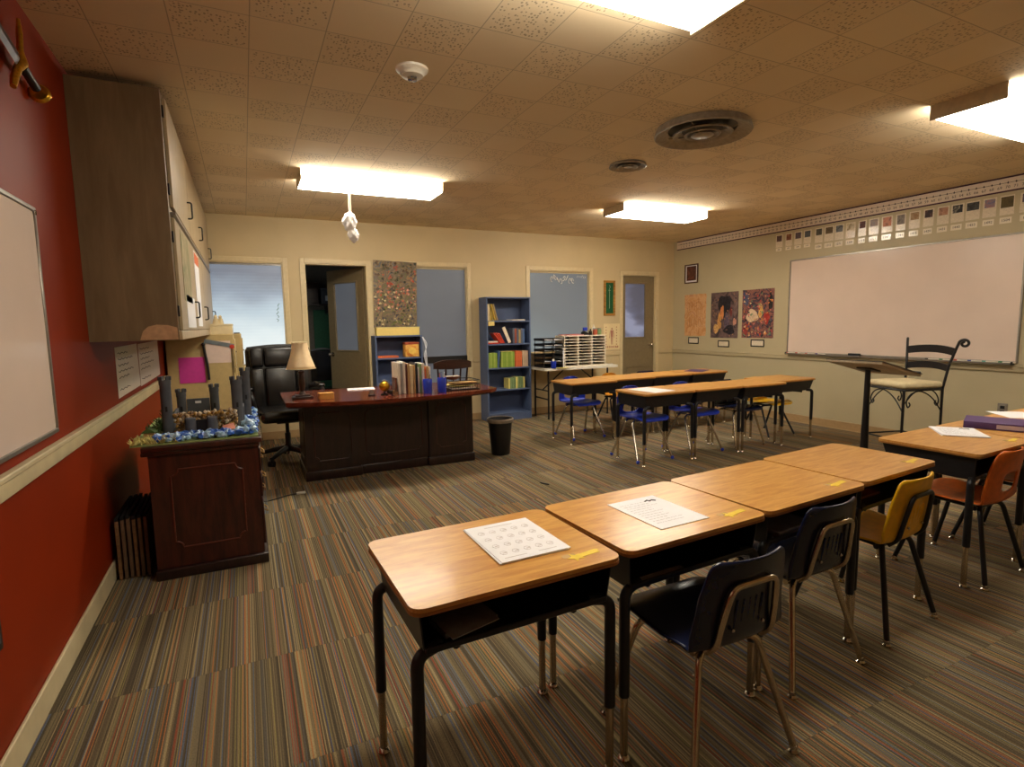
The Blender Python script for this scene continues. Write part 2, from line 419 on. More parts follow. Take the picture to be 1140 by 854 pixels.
# ---- door 1: open into the dark store room
def door_leaf(w, h, g, parent, gm, hand_x, y0=-.02, y1=.02, z0=.01):
    """leaf in local coords: hinge at x=0, runs +x"""
    gx0, gx1, gz0, gz1 = g
    m = MB(); m.box(0, gx0, y0, y1, z0, h); m.box(gx1, w, y0, y1, z0, h); m.box(gx0, gx1, y0, y1, z0, gz0); m.box(gx0, gx1, y0, y1, gz1, h)
    leaf = m.build('door_leaf', M['taupe'], parent)
    f = MB()
    for a, b, c, d in ((gx0-.012, gx0+.012, gz0-.012, gz1+.012), (gx1-.012, gx1+.012, gz0-.012, gz1+.012), (gx0, gx1, gz0-.012, gz0+.012), (gx0, gx1, gz1-.012, gz1+.012)):
        f.rbox(a, b, y0-.008, y1+.008, c, d, .003, 1)
    f.build('glazing_bead', M['taupe'], leaf)
    g_ = MB(); g_.box(gx0+.001, gx1-.001, -.003, .003, gz0+.001, gz1-.001); g_.build('glass_pane', M[gm], leaf)
    k = MB()
    for s in (-1, 1):
        yy = y0 if s < 0 else y1
        k.cyl((hand_x, yy, .97), (hand_x, yy+s*.008, .97), .03, seg=18)
        k.cyl((hand_x, yy+s*.008, .97), (hand_x, yy+s*.035, .97), .011)
        k.ball((hand_x, yy+s*.052, .97), .027)
    k.build('door_knob', M['chrome'], leaf)
    return leaf
d1 = struct('door_1', casing(1, OP[1], 'door'), M['trim'])
lf = door_leaf(.735, 2.10, (.13, .60, 1.02, 1.93), d1, 'g_grey', .67)
lf.location = (1.43, YB+wt+.02, 0); lf.rotation_euler = (0, 0, math.radians(180-61))
d2 = struct('door_2', casing(4, OP[4], 'door'), M['trim'])
lf2 = door_leaf(.648, 2.07, (.055, .475, 1.09, 1.965), d2, 'g_door', .575); lf2.location = (5.4535, YB+.055, 0)
m = MB(); m.rbox(.10, .55, -.028, -.02, .12, .60, .003, 1); m.box(.09, .56, -.03, -.02, .60, .615)
m.build('kick_panel', M['taupe'], lf2)

# ---- chair rails and baseboards
m = MB(); m.rbox(XL, XL+.022, YF, 6.25, .828, .905, .006, 2); m.rbox(XL, XL+.03, YF, 6.25, .885, .905, .004, 1); struct('trim_1', m, M['rail'])
m = MB(); m.rbox(XR-.018, XR, YF, YB, .822, .882, .005, 2); m.rbox(XR-.026, XR, YF, YB, .866, .882, .004, 1); struct('trim_2', m, M['cream_right'])
m = MB()
for a, b in ((.51, .645), (1.50, 1.56), (2.86, 3.71), (4.876, 5.384), (6.171, XR)):
    m.rbox(a, b, YB-.016, YB, .822, .882, .005, 1)
struct('trim_3', m, M['cream'])
m = MB(); m.rbox(XL, XL+.014, YF, YB, 0, .105, .004, 1); struct('baseboard_left', m, M['rail'])
m = MB(); m.rbox(XR-.014, XR, YF, YB, 0, .098, .004, 1); m.rbox(XR-.028, XR-.014, YF, YB, 0, .010, .004, 1); struct('baseboard_right', m, M['basetan'])
m = MB()
for a, b in ((XL+.014, .645), (1.50, 5.384), (6.171, XR-.014)):
    m.rbox(a, b, YB-.012, YB, 0, .098, .004, 1)
struct('baseboard_back', m, M['basetan'])

# ---- the store room beyond the open door
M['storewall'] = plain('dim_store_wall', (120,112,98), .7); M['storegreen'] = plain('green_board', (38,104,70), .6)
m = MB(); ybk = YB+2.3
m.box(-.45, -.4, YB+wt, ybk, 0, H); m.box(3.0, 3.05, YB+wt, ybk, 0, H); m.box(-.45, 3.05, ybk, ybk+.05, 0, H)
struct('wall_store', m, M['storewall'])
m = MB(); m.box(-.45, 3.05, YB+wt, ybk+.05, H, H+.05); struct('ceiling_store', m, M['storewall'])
gb = MB(); gb.rbox(1.02, 1.9, ybk-.03, ybk-.002, .2, 1.62, .004, 1)
single('green_board', gb, M['storegreen'], 'green panel standing against the far wall of the dark store room', 'board', (0,0,0))
t = thing('wall_shelf', 'dark high shelf along the far wall of the store room, seen through the open door', 'shelf', (1.1, ybk-.18, 1.68))
m = MB(); m.box(-.45, .75, -.16, .17, 0, .025); m.build('shelf_board', M['darkwood'], t)
for xx in (-.40, .1, .6): m = MB(); m.box(xx, xx+.02, -.10, .17, -.12, 0); m.build('bracket', M['blackmetal'], t)
for k, (xx, w, hh, mm, lab) in enumerate([(-.36, .34, .30, 'darkwood', 'dark brown box at the left end of the store room shelf'), (.02, .32, .22, 'castle', 'grey box with white lettering on the store room shelf'), (.38, .30, .34, 'blackplastic', 'black box on the right of the store room shelf')]):
    bx_ = thing('storage_box', lab, 'box', (1.1+xx+w/2, ybk-.18, 1.706), 0, 'boxes on the store room shelf')
    m = MB(); m.rbox(-w/2, w/2, -.14, .14, 0, hh, .004, 1); m.build('box_body', M[mm], bx_)
    m = MB(); m.rbox(-w/2-.006, w/2+.006, -.146, .146, hh, hh+.03, .004, 1); m.build('lid', M[mm], bx_)
    if k == 1:
        m = MB(); m.box(-.10, .08, -.143, -.1405, .05, .13); m.build('paper_label', M['paper'], bx_)

# ================================================================== CEILING FIXTURES
def fixture(cx, cy, label, lens='fluor'):
    t = thing('fluorescent_light', label, 'light', (cx, cy, H), 0, 'fluorescent ceiling lights')
    L, W, D = 1.22, .38, .088
    m = MB(); m.rbox(-L/2+.01, L/2-.01, -W/2+.03, W/2-.03, -.03, 0, .004, 1); m.build('housing', M['white'], t)
    prof = [(-W/2, -.012), (-W/2, -.070), (-W/2+.022, -D), (W/2-.022, -D), (W/2, -.070), (W/2, -.012), (W/2-.012, -.012), (W/2-.012, -.066), (W/2-.028, -D+.01), (-W/2+.028, -D+.01), (-W/2+.012, -.066), (-W/2+.012, -.012)]
    m = MB()
    R_ = Matrix(((0,0,1,0),(1,0,0,0),(0,1,0,0),(0,0,0,1)))
    m.prism(prof, -L/2+.008, L/2-.008, R_); m.build('lens', M[lens], t)
    for s in (-1, 1):
        e = MB(); e.rbox(min(s*L/2, s*(L/2-.007)), max(s*L/2, s*(L/2-.007)), -W/2-.004, W/2+.004, -D-.003, 0, .002, 1)
        e.build('end_plate', M['endplate'], t)
    return t
M['endplate'] = plain('painted_end_plate', (206,190,160), .5)
fixture(1.10, 5.10, 'lit fluorescent ceiling light over the teacher desk with a white ornament hanging from it')
fixture(4.40, 5.17, 'lit fluorescent ceiling light near the back right corner, above the two back rows of desks')
fixture(4.49, 1.86, 'lit fluorescent ceiling light at the right edge beside the row of history cards', 'fluor_dim')
fixture(1.17, 1.69, 'lit fluorescent ceiling light at the top edge, above the front row of desks', 'fluor_dim')

t = thing('ceiling_diffuser', 'large round metal air diffuser with concentric cones in the ceiling', 'vent', (2.855, 2.90, H))
M['vent'] = plain('grimy_vent_metal', (142,132,118), .38, metal=.25, var=.12)
for r0, r1, z0, z1, nm in ((.315, .225, -.050, -.014, 'outer_ring'), (.195, .135, -.050, -.022, 'middle_cone'), (.118, .085, -.052, -.034, 'inner_cone')):
    m = MB(); m.lathe([(r0-.012, -.001 if nm == 'outer_ring' else z0+.01), (r0, z0+.006), (r0-.004, z0), (r0-.012, z0), (r1, z1), (r1-.002, z1+.004), (r0-.014, z0+.006)], 40, None, False); m.build(nm, M['vent'], t)
m = MB(); m.lathe([(.001, -.058), (.066, -.058), (.074, -.052), (.066, -.046), (.001, -.046)], 32, None, False); m.build('centre_disc', M['vent'], t)
m = MB(); m.lathe([(.001, -.004), (.23, -.004), (.23, -.001), (.001, -.001)], 32, None, False); m.build('dark_throat', M['blackmetal'], t)
m = MB()
for k in range(4):
    a = k*PI/2+.5; m.cyl((.05*math.cos(a), .05*math.sin(a), -.05), (.23*math.cos(a), .23*math.sin(a), -.03), .004, seg=6)
m.build('spoke', M['vent'], t)
t = thing('ceiling_vent', 'small round metal ceiling vent beyond the large diffuser', 'vent', (2.93, 3.80, H))
m = MB(); m.lathe([(.146, -.001), (.155, -.020), (.146, -.024), (.108, -.008), (.106, -.005), (.142, -.018)], 32, None, False); m.build('outer_ring', M['vent'], t)
m = MB(); m.lathe([(.082, -.012), (.088, -.024), (.080, -.026), (.050, -.012), (.048, -.010), (.078, -.020)], 32, None, False); m.lathe([(.001, -.024), (.035, -.024), (.035, -.018), (.001, -.018)], 24, None, False); m.build('inner_ring', M['vent'], t)
m = MB(); m.lathe([(.001, -.004), (.12, -.004), (.12, -.001), (.001, -.001)], 32, None, False); m.build('dark_throat', M['blackmetal'], t)
t = thing('smoke_detector', 'round cream smoke detector on the ceiling left of centre', 'smoke detector', (.845, 2.85, H))
m = MB(); m.lathe([(.082, -.001), (.080, -.010), (.070, -.018), (.062, -.022), (.055, -.036), (.030, -.042), (.001, -.043)], 32, None, False); m.build('detector_body', M['white'], t)
m = MB(); m.lathe([(.026, -.042), (.024, -.056), (.001, -.058)], 8, None, False); m.build('sensor_cage', M['chrome'], t)
m = MB(); m.box(-.016, .016, -.026, -.020, -.052, -.045); m.build('sensor_slot', M['blackplastic'], t)
# ornament hanging from the light over the desk
t = thing('hanging_ornament', 'white paper ornament hanging on a ribbon below the light over the teacher desk', 'ornament', (.885, 5.0, 2.548))
m = MB(); m.cyl((0, 0, -.004), (-.004, 0, -.24), .007, seg=6); m.cyl((.006, 0, -.004), (.012, 0, -.25), .005, seg=6); m.build('ribbon', plain('pink_ribbon', (232,196,170), .7), t)
m = MB()
bmx = bmesh.new(); bmesh.ops.create_icosphere(bmx, subdivisions=4, radius=1)
for v in bmx.verts:
    p = v.co; k = 1+.10*math.sin(p.x*7+1)*math.cos(p.z*6)+.06*math.sin(p.y*9+p.z*5)
    v.co = Vector((p.x*.058*k-.006, p.y*.03*k, p.z*.085*k-.30))
m.frombm(bmx)
bmx = bmesh.new(); bmesh.ops.create_icosphere(bmx, subdivisions=4, radius=1)
for v in bmx.verts:
    p = v.co; k = 1+.09*math.sin(p.x*6+2)*math.cos(p.z*7)+.05*math.sin(p.y*11)
    v.co = Vector((p.x*.047*k+.022-.12*p.z*.05, p.y*.026*k, p.z*.065*k-.405))
m.frombm(bmx); m.build('paper_shape', emit('glowing_white_paper', (255,250,240), .0) if False else M['paper'], t)

# ================================================================== CAMERA
f_px, yaw, pitch, roll = 611.465, .450217, .1088906, -.0165474
cy_, sy_, cp_, sp_ = math.cos(yaw), math.sin(yaw), math.cos(pitch), math.sin(pitch)
fw = Vector((sy_*cp_, cy_*cp_, -sp_)); rt = Vector((cy_, -sy_, 0)); up_ = rt.cross(fw)
r2 = rt*math.cos(roll)+up_*math.sin(roll); u2 = up_*math.cos(roll)-rt*math.sin(roll)
cam = bpy.data.cameras.new('camera'); cam.sensor_width = 36; cam.sensor_fit = 'HORIZONTAL'; cam.lens = f_px/1140*36
cam.clip_start = .02
co = bpy.data.objects.new('camera', cam); col.objects.link(co)
mw = Matrix((( r2.x, u2.x, -fw.x, 0), (r2.y, u2.y, -fw.y, 0), (r2.z, u2.z, -fw.z, 1.352), (0, 0, 0, 1)))
co.matrix_world = mw
sc.camera = co
w = bpy.data.worlds.new('dim_world'); sc.world = w; w.use_nodes = True
w.node_tree.nodes['Background'].inputs[0].default_value = (.02, .025, .03, 1); w.node_tree.nodes['Background'].inputs[1].default_value = .3
sc.view_settings.view_transform = 'Standard'; sc.view_settings.look = 'None'; sc.view_settings.gamma = 1
sc.view_settings.exposure = 0.17; sc.view_settings.use_curve_mapping = False
sc.cycles.use_denoising = True
sc.cycles.max_bounces = 8; sc.cycles.diffuse_bounces = 5
# ================================================================== STUDENT DESKS
DZ = .685
def star_mb(cx, cy, z, R=.028):
    m = MB(); pts = []
    for k in range(10):
        a = PI/2+k*PI/5+.3; r = R if k % 2 == 0 else R*.45
        pts.append((cx+r*math.cos(a), cy+r*math.sin(a)))
    m.prism(pts, z, z+.0008)
    m.prism([(cx+.012, cy-.008), (cx+.085, cy-.001), (cx+.082, cy+.010), (cx+.092, cy+.014), (cx+.080, cy+.022), (cx+.014, cy+.012)], z, z+.0006)
    return m
M['star'] = plain('yellow_star_sticker', (236,206,60), .5); M['clear'] = plain('pale_tape', (214,180,130), .25)
def make_desk():
    t = thing('student_desk', 'x', 'desk')
    m = MB(); m.prism(rrect(.622, .478, .035), DZ-.012, DZ); top = m.build('desktop', M['oak'], t)
    m = MB(); m.prism(rrect(.625, .481, .036), DZ-.020, DZ-.0115); m.build('edge_band', M['oak_edge'], top)
    # book box: tapered steel pan open towards the pupil (-y)
    zt, zb = DZ-.020, DZ-.135
    A = [(-.285, -.215), (.285, -.215), (.285, .215), (-.285, .215)]; B = [(-.272, -.205), (.272, -.205), (.272, .180), (-.272, .180)]
    m = MB(); th = .004
    def quad(p, q, r, s): # a thin slab
        v = [Vector(x) for x in (p, q, r, s)]; n = (v[1]-v[0]).cross(v[3]-v[0]).normalized()*th
        m.add(v+[x+n for x in v], [(0,1,2,3),(7,6,5,4),(0,4,5,1),(1,5,6,2),(2,6,7,3),(3,7,4,0)])
    quad((*B[0], zb), (*B[1], zb), (*B[2], zb), (*B[3], zb))
    quad((*A[3], zt), (*A[2], zt), (*B[2], zb), (*B[3], zb))
    quad((*A[0], zt), (*A[3], zt), (*B[3], zb), (*B[0], zb))
    quad((*A[1], zt), (*B[1], zb), (*B[2], zb), (*A[2], zt))
    m.rbox(-.273, .273, -.213, -.202, zb-.002, zb+.016, .003, 1)
    m.rbox(-.29, .29, -.222, -.208, zt-.012, zt, .003, 1)
    m.build('book_box', M['blackmetal'], t)
    for sx in (-1, 1):
        for sy in (-1, 1):
            x1, y1 = sx*.293, sy*.200
            p = fillet([(sx*.225, sy*.185, zb+.004), (x1, y1, zb-.004), (x1, y1, .21)], .045, 6)
            m = MB(); m.tube(p, .0165, 12); leg = m.build('leg', M['blackmetal'], t)
            m = MB(); m.cyl((x1, y1, .211), (x1, y1, .018), .0125, seg=12); ex = m.build('leg_extension', M['dullchrome'], leg)
            m = MB(); m.lathe([(.001, 0), (.019, 0), (.020, .006), (.014, .016), (.009, .018), (.001, .018)], 14, Matrix.Translation((x1, y1, 0)), False); m.build('glide', M['chrome'], leg)
    for sx in (-1, 1): m = MB(); m.cyl((sx*.18, .155, zb-.017), (sx*.18, -.18, zb-.017), .012, seg=8); m.build('leg_crossbar', M['blackmetal'], t)
    return t
desk0 = make_desk()
first = [True]
def desk(x, y, rz, label, group, star=True):
    o = desk0 if first[0] else copy_tree(desk0); first[0] = False
    o.location = (x, y, 0); o.rotation_euler = (0, 0, rz); o['label'] = label; o['group'] = group
    return o
R_ = math.radians
# front row, pupils on the camera side
D = {}
D[1] = desk(.617, 1.45, R_(1.5), 'nearest school desk of the front row, with a stack of worksheets on its oak top', 'student desks of the front row')
D[2] = desk(1.262, 1.488, R_(3), 'second school desk of the front row, with one typed sheet on it', 'student desks of the front row')
D[3] = desk(1.895, 1.535, R_(4), 'third school desk of the front row, bare oak top with a navy chair', 'student desks of the front row')
D[4] = desk(2.527, 1.598, R_(4.5), 'last school desk of the front row, bare oak top with a yellow chair at it', 'student desks of the front row')
D[5] = desk(3.45, 1.60, R_(2.5), 'school desk at the right with white papers on it and an orange chair at it', 'student desks of the right row')
D[6] = desk(4.083, 1.635, R_(2.5), 'school desk at the right under the purple binder', 'student desks of the right row')
D[7] = desk(4.716, 1.665, R_(2), 'school desk at the right edge with a cream sheet, past the purple binder', 'student desks of the right row')
D[8] = desk(5.349, 1.685, R_(2), 'school desk cut off by the right edge, last of its row near the whiteboard wall', 'student desks of the right row')
for k, (x, y, lab) in enumerate([(3.573, 4.185, 'school desk with a bright white sheet, leftmost of the middle row'), (4.201, 4.185, 'second school desk from the left in the middle row'), (4.825, 4.165, 'third school desk from the left in the middle row'), (5.453, 4.28, 'right end school desk of the middle row, set slightly back, yellow chair under it')]):
    desk(x, y, PI, lab, 'student desks of the middle row')
for k, (x, y, lab) in enumerate([(3.49, 5.315, 'leftmost school desk of the back row, blue chair under it'), (4.12, 5.40, 'second school desk of the back row, brownish amber chair under it'), (4.745, 5.45, 'third school desk of the back row, behind the row with the white sheet'), (5.385, 5.47, 'right end school desk of the back row, with a purple folder on it')]):
    desk(x, y, PI, lab, 'student desks of the back row')
for k in (1, 2, 3, 4, 5, 6):
    st = star_mb(.19, -.175, DZ+.0002).build('star_name_sticker', M['star'], D[k], 'yellow shooting star name sticker')
    m = MB(); m.box(.155, .20, -.168, -.148, DZ+.0001, DZ+.0004); m.build('tape_strip', M['clear'], D[k])

# ================================================================== STUDENT CHAIRS
def catmull(pts, n):
    P_ = [Vector(p) for p in pts]; P_ = [P_[0]*2-P_[1]]+P_+[P_[-1]*2-P_[-2]]; out = []
    segs = len(P_)-3
    for i in range(n+1):
        u = i/n*segs; k = min(int(u), segs-1); t = u-k
        a, b, c, d = P_[k:k+4]
        out.append(.5*((2*b)+(c-a)*t+(2*a-5*b+4*c-d)*t*t+(3*b-a-3*c+d)*t**3))
    return out
def shell(kind):
    """one continuous moulded seat and back, front towards +y"""
    prof = [(0, .205, .385), (0, .195, .405), (0, .13, .412), (0, .02, .402), (0, -.08, .400), (0, -.150, .402), (0, -.182, .428), (0, -.193, .50), (0, -.203, .57), (0, -.216, .635), (0, -.226, .685)]
    N, K = 56, 28
    c = catmull(prof, N)
    L = [0]
    for i in range(1, N+1): L.append(L[-1]+(c[i]-c[i-1]).length)
    T = L[-1]
    if kind == 'A': ws = [(0, .172), (.12, .192), (.38, .190), (.52, .176), (.62, .188), (.80, .172), (1, .150)]
    elif kind == 'orange': ws = [(0, .172), (.12, .192), (.38, .190), (.52, .172), (.62, .186), (.82, .180), (1, .158)]
    else: ws = [(0, .172), (.12, .192), (.38, .190), (.52, .172), (.62, .186), (.80, .176), (1, .130)]
    def wid(s):
        u = s/T
        for (a, x), (b, y) in zip(ws, ws[1:]):
            if u <= b:
                t = (u-a)/(b-a); t = t*t*(3-2*t); w = x+(y-x)*t; break
        else: w = ws[-1][1]
        for d, r in ((s, .045), (T-s, .036 if kind == 'A' else .06 if kind == 'orange' else .085)):
            if d < r: w -= r*(1-math.sqrt(max(0, 1-(1-d/r)**2)))*(.8 if kind == 'A' else 1)
        return w
    vs = []; idx = {}
    for i in range(N+1):
        w = wid(L[i]); u = L[i]/T
        back = max(0, min(1, (u-.5)/.15))
        for j in range(K+1):
            q = -1+2*j/K
            x = w*q; y = c[i].y; z = c[i].z
            y += back*.030*q*q; z += (1-back)*.014*q*q*min(1, u/.15)
            vs.append(Vector((x, y, z)))
    fs = []
    hole = None
    if kind == 'blue': hole = (0, .472, .104, .044, 2.2)
    if kind == 'orange': hole = (0, .520, .070, .052, 3.5)
    dead = set()
    def H_(v):
        if hole is None or v.y > -.168: return 9
        return (abs(v.x/hole[2])**hole[4]+abs((v.z-hole[1])/hole[3])**hole[4])**(1/hole[4])
    for i in range(N):
        for j in range(K):
            q = (i*(K+1)+j, i*(K+1)+j+1, (i+1)*(K+1)+j+1, (i+1)*(K+1)+j)
            cc = sum((vs[k] for k in q), Vector())/4
            if H_(cc) < 1: continue
            fs.append(q)
    used = {}
    cnt = {}
    for f in fs:
        for k in f: cnt[k] = cnt.get(k, 0)+1
    for k, v in enumerate(vs):
        h = H_(v)
        if h < 1.35 and cnt.get(k, 0) < 4 and cnt.get(k, 0) > 0:   # snap the rim of the opening onto its outline
            vs[k] = Vector((v.x/h, v.y, hole[1]+(v.z-hole[1])/h))
    live = sorted(cnt); remap = {k: n for n, k in enumerate(live)}
    m = MB(); m.add([vs[k] for k in live], [[remap[k] for k in f] for f in fs], None, True)
    return m
def make_chair(kind, plastic, tube, feet):
    t = thing('student_chair', 'x', 'chair')
    m = shell('A' if kind == 'A' else kind)
    sh = m.build('seat_shell', M[plastic], t)
    so = sh.modifiers.new('thickness', 'SOLIDIFY'); so.thickness = .007; so.offset = 0
    if kind == 'A':
        m = MB()      # ribs moulded into the rear of the back
        for k in range(5):
            x = -.05+k*.025
            m.tube([(x, -.186, .455), (x, -.1965, .52), (x, -.204, .56)], [.003, .005, .003], 6)
        m.build('back_rib', M[plastic], sh)
        m = MB()
        m.tube(fillet([(-.112, -.150, .392), (-.112, -.186, .425), (-.106, -.200, .50), (-.086, -.220, .612), (.086, -.220, .612), (.106, -.200, .50), (.112, -.186, .425), (.112, -.150, .392)], .032, 6), .0095, 10)
        m.build('back_frame', M[tube], t)
        m = MB()
        for sx in (-1, 1):
            m.ball((sx*.060, -.198, .47), .006)
        m.build('rivet', M['chrome'], t)
    m = MB()
    m.cyl((-.15, .09, .380), (.15, .09, .380), .011); m.cyl((-.13, -.11, .374), (.13, -.11, .374), .011)
    m.cyl((-.10, .09, .380), (-.10, -.11, .374), .009); m.cyl((.10, .09, .380), (.10, -.11, .374), .009)
    m.build('seat_frame', M[tube], t)
    for sx in (-1, 1):
        for sy in (-1, 1):
            if sy > 0: p = [(sx*.06, .09, .376), (sx*.150, .105, .376), (sx*.212, .205, .018)]
            else: p = [(sx*.05, -.10, .374), (sx*.118, -.128, .376), (sx*.208, -.208, .018)]
            if kind == 'blue': p = [(sx*.05, .09 if sy > 0 else -.10, .376), (sx*.150, .035 if sy > 0 else -.05, .376), (sx*.212, sy*.208, .018)]
            m = MB(); m.tube(fillet(p, .05, 6), .0115, 10); leg = m.build('leg', M[tube], t)
            x1, y1 = p[-1][0], p[-1][1]
            m = MB()
            if feet == 'ball': m.ball((x1, y1, .018), .018); mm = 'blue'
            else: m.lathe([(.001, 0), (.017, 0), (.018, .006), (.012, .012), (.013, .02), (.011, .026), (.001, .027)], 14, Matrix.Translation((x1, y1, 0)), False); mm = 'chrome'
            m.build('glide', M[mm], leg)
    return t
protos = {}
def chair(kind, plastic, tube, feet, x, y, rz, label, group):
    key = (kind, plastic, tube, feet)
    if key not in protos: o = protos[key] = make_chair(*key)
    else: o = copy_tree(protos[key])
    o.location = (x, y, 0); o.rotation_euler = (0, 0, rz); o['label'] = label; o['group'] = group
    if kind == 'blue': o.scale = (1, 1, 1.02 if plastic == 'blue' else .97)
GA, GB = 'chairs at the two near rows of desks', 'chairs at the two far rows of desks'
chair('A', 'navy', 'dullchrome', 'glide', 1.262, 1.262, 0, 'navy plastic chair with chrome legs nearest the camera', GA)
chair('A', 'navy', 'dullchrome', 'glide', 1.89, 1.44, R_(2), 'navy plastic chair with chrome legs between the nearest navy chair and the yellow one', GA)
chair('A', 'yellow', 'blackmetal', 'glide', 2.50, 1.485, R_(5), 'yellow plastic chair with black legs at the end of the front row', GA)
chair('orange', 'orange', 'blackmetal', 'glide', 3.42, 1.535, R_(2), 'orange plastic chair with a square opening in its back, at the desk with white papers', GA)
chair('orange', 'orange', 'blackmetal', 'glide', 4.05, 1.56, R_(4), 'orange plastic chair mostly cut off by the right edge, behind the first orange chair', GA)
chair('blue', 'blue', 'chrome', 'ball', 3.53, 5.47, PI, 'bright blue plastic chair under the leftmost desk of the back row', GB)
chair('blue', 'amber', 'blackmetal', 'glide', 4.40, 5.89, PI, 'brownish amber plastic chair with black legs under the back row', GB)
chair('blue', 'blue', 'chrome', 'ball', 3.50, 4.29, PI, 'bright blue plastic chair with blue ball feet under the desk with the white sheet', GB)
chair('blue', 'blue', 'chrome', 'ball', 4.17, 4.29, PI, 'bright blue plastic chair with blue ball feet, second from the left in the middle row', GB)
chair('A', 'navy', 'dullchrome', 'glide', 4.79, 4.29, PI, 'navy plastic chair in the middle row, between a blue and a yellow chair', GB)
chair('blue', 'yellow', 'blackmetal', 'glide', 5.47, 4.44, PI, 'yellow plastic chair with black legs under the desk nearest the whiteboard wall', GB)
chair('A', 'navy', 'dullchrome', 'glide', 4.83, 5.66, PI, 'navy plastic chair with metal legs half hidden under the back row', GB)

# ================================================================== TEACHER DESK
def ogee(x0, x1, z0, z1, r=.035, n=6):
    """closed outline with scooped corners"""
    out = []
    for cx, cz, a0 in ((x1, z1, PI*1.5), (x0, z1, 0), (x0, z0, PI/2), (x1, z0, PI)):
        seq = [(cx+r*math.cos(a0-PI/2*k/n), cz+r*math.sin(a0-PI/2*k/n)) for k in range(n+1)]
        out += seq
    return out
t = thing('teacher_desk', 'large dark cherry executive desk with a bowed overhanging top', 'desk', (0, 0, 0))
DX0, DX1, DYF, DYB, DT = .42, 1.985, 5.02, 5.60, .73
m = MB(); n = 24; pts = []
for k in range(n+1):
    u = k/n; x = .27+1.915*u; pts.append((x, 4.86-.235*math.sin(PI*u)**.8 + .02*(u-.5)))
pts += [(2.185, 5.68), (.27, 5.68)]
top = MB(); top.prism(pts, DT-.032, DT); tp = top.build('desktop', M['cherry_top'], t)
m = MB(); pts2 = [(x+(.012 if x < .3 else -.012 if x > 2.15 else 0), y+(.014 if y < 5 else -.014)) for x, y in pts]; m.prism(pts2, DT-.046, DT-.032); m.build('edge_moulding', M['cherry'], tp)
for nm, a, b, yf in (('left_pedestal', DX0, .885, DYF), ('right_pedestal', 1.535, DX1, DYF), ('modesty_panel', .886, 1.534, DYF+.028)):
    m = MB(); m.box(a, b, yf, DYB if nm != 'modesty_panel' else yf+.02, .085, DT-.046); pn = m.build(nm, M['espresso'], t)
    m = MB(); m.rbox(a-(.012 if nm != 'modesty_panel' else -.0125), b+(.012 if nm != 'modesty_panel' else -.0125), yf-.016, DYB+.01 if nm != 'modesty_panel' else yf+.024, 0, .085, .008, 3); m.build('plinth', M['espresso'], pn)
    g = .075 if nm != 'modesty_panel' else .06
    o = ogee(a+g, b-g, .17, .60)
    m = MB(); m.tube([(x, yf-.001, z) for x, z in o], .0045, 6, True); m.build('panel_moulding', M['cherry'], pn)
for yy in (5.15,):
    m = MB(); o = ogee(0, .40, .17, .60); m.tube([(DX0-.001, DYF+.09+x, z) for x, z in o], .0045, 6, True); m.build('side_moulding', M['cherry'], t)

# ================================================================== CREDENZA AT THE LEFT WALL
t = thing('credenza', 'dark reddish wooden desk end against the red wall with a castle model on top', 'desk', (0, 0, 0))
CX0, CX1, CY0, CY1, CT = -.50, .028, 3.395, 4.55, .738
m = MB(); m.box(CX0, CX1, CY0, CY1, .06, CT-.035); M['mould'] = plain('worn_moulding', (92,40,26), .3); m.build('carcass', M['cherry'], t)
m = MB(); m.rbox(CX0-.025, CX1+.022, CY0-.03, CY1+.02, CT-.03, CT, .006, 2); m.rbox(CX0-.03, CX1+.01, CY0-.018, CY1+.01, CT-.052, CT-.03, .006, 2); m.build('top_slab', M['cherry'], t)
m = MB(); m.rbox(CX0-.006, CX1+.022, CY0-.02, CY1+.01, 0, .058, .008, 3); m.build('plinth', M['espresso'], t)
m = MB(); o = ogee(CX0+.095, CX1-.085, .165, .60, .036); m.tube([(x, CY0-.001, z) for x, z in o], .005, 6, True); m.build('panel_moulding', M['mould'], t)
M['brass'] = plain('aged_brass', (180,150,96), .3, metal=.9)
for k in range(2):
    for j, (z0, z1) in enumerate(((.09, .36), (.375, .51), (.525, .66))):
        y0 = CY0+.05+k*.55
        m = MB(); m.rbox(CX1, CX1+.014, y0, y0+.52, z0, z1, .004, 1); d = m.build('drawer', M['cherry'], t)
        m = MB(); yc, zc = y0+.26, (z0+z1)/2
        m.tube(fillet([(CX1+.014, yc-.045, zc+.01), (CX1+.036, yc-.045, zc-.008), (CX1+.036, yc+.045, zc-.008), (CX1+.014, yc+.045, zc+.01)], .012, 4), .004, 7)
        m.rbox(CX1+.014, CX1+.018, yc-.06, yc+.06, zc-.005, zc+.03, .002, 1); m.build('drawer_pull', M['brass'], d)
m = MB(); m.tube(catmull([(.045, 4.62, .40), (.06, 4.6, .15), (.05, 4.60, .012), (.12, 4.60, .006), (.22, 4.66, .006), (.30, 4.68, .006)], 30), .004, 6)
tag(m.build('power_cord', M['blackplastic']), 'thin dark power cord lying on the carpet beside the credenza', 'cord')
m = MB(); m.rbox(.30, .37, 4.665, 4.695, .0, .016, .005, 2, Matrix.Identity(4)); tag(m.build('cord_plug', M['white']), 'small white plug at the end of the cord on the carpet', 'plug')

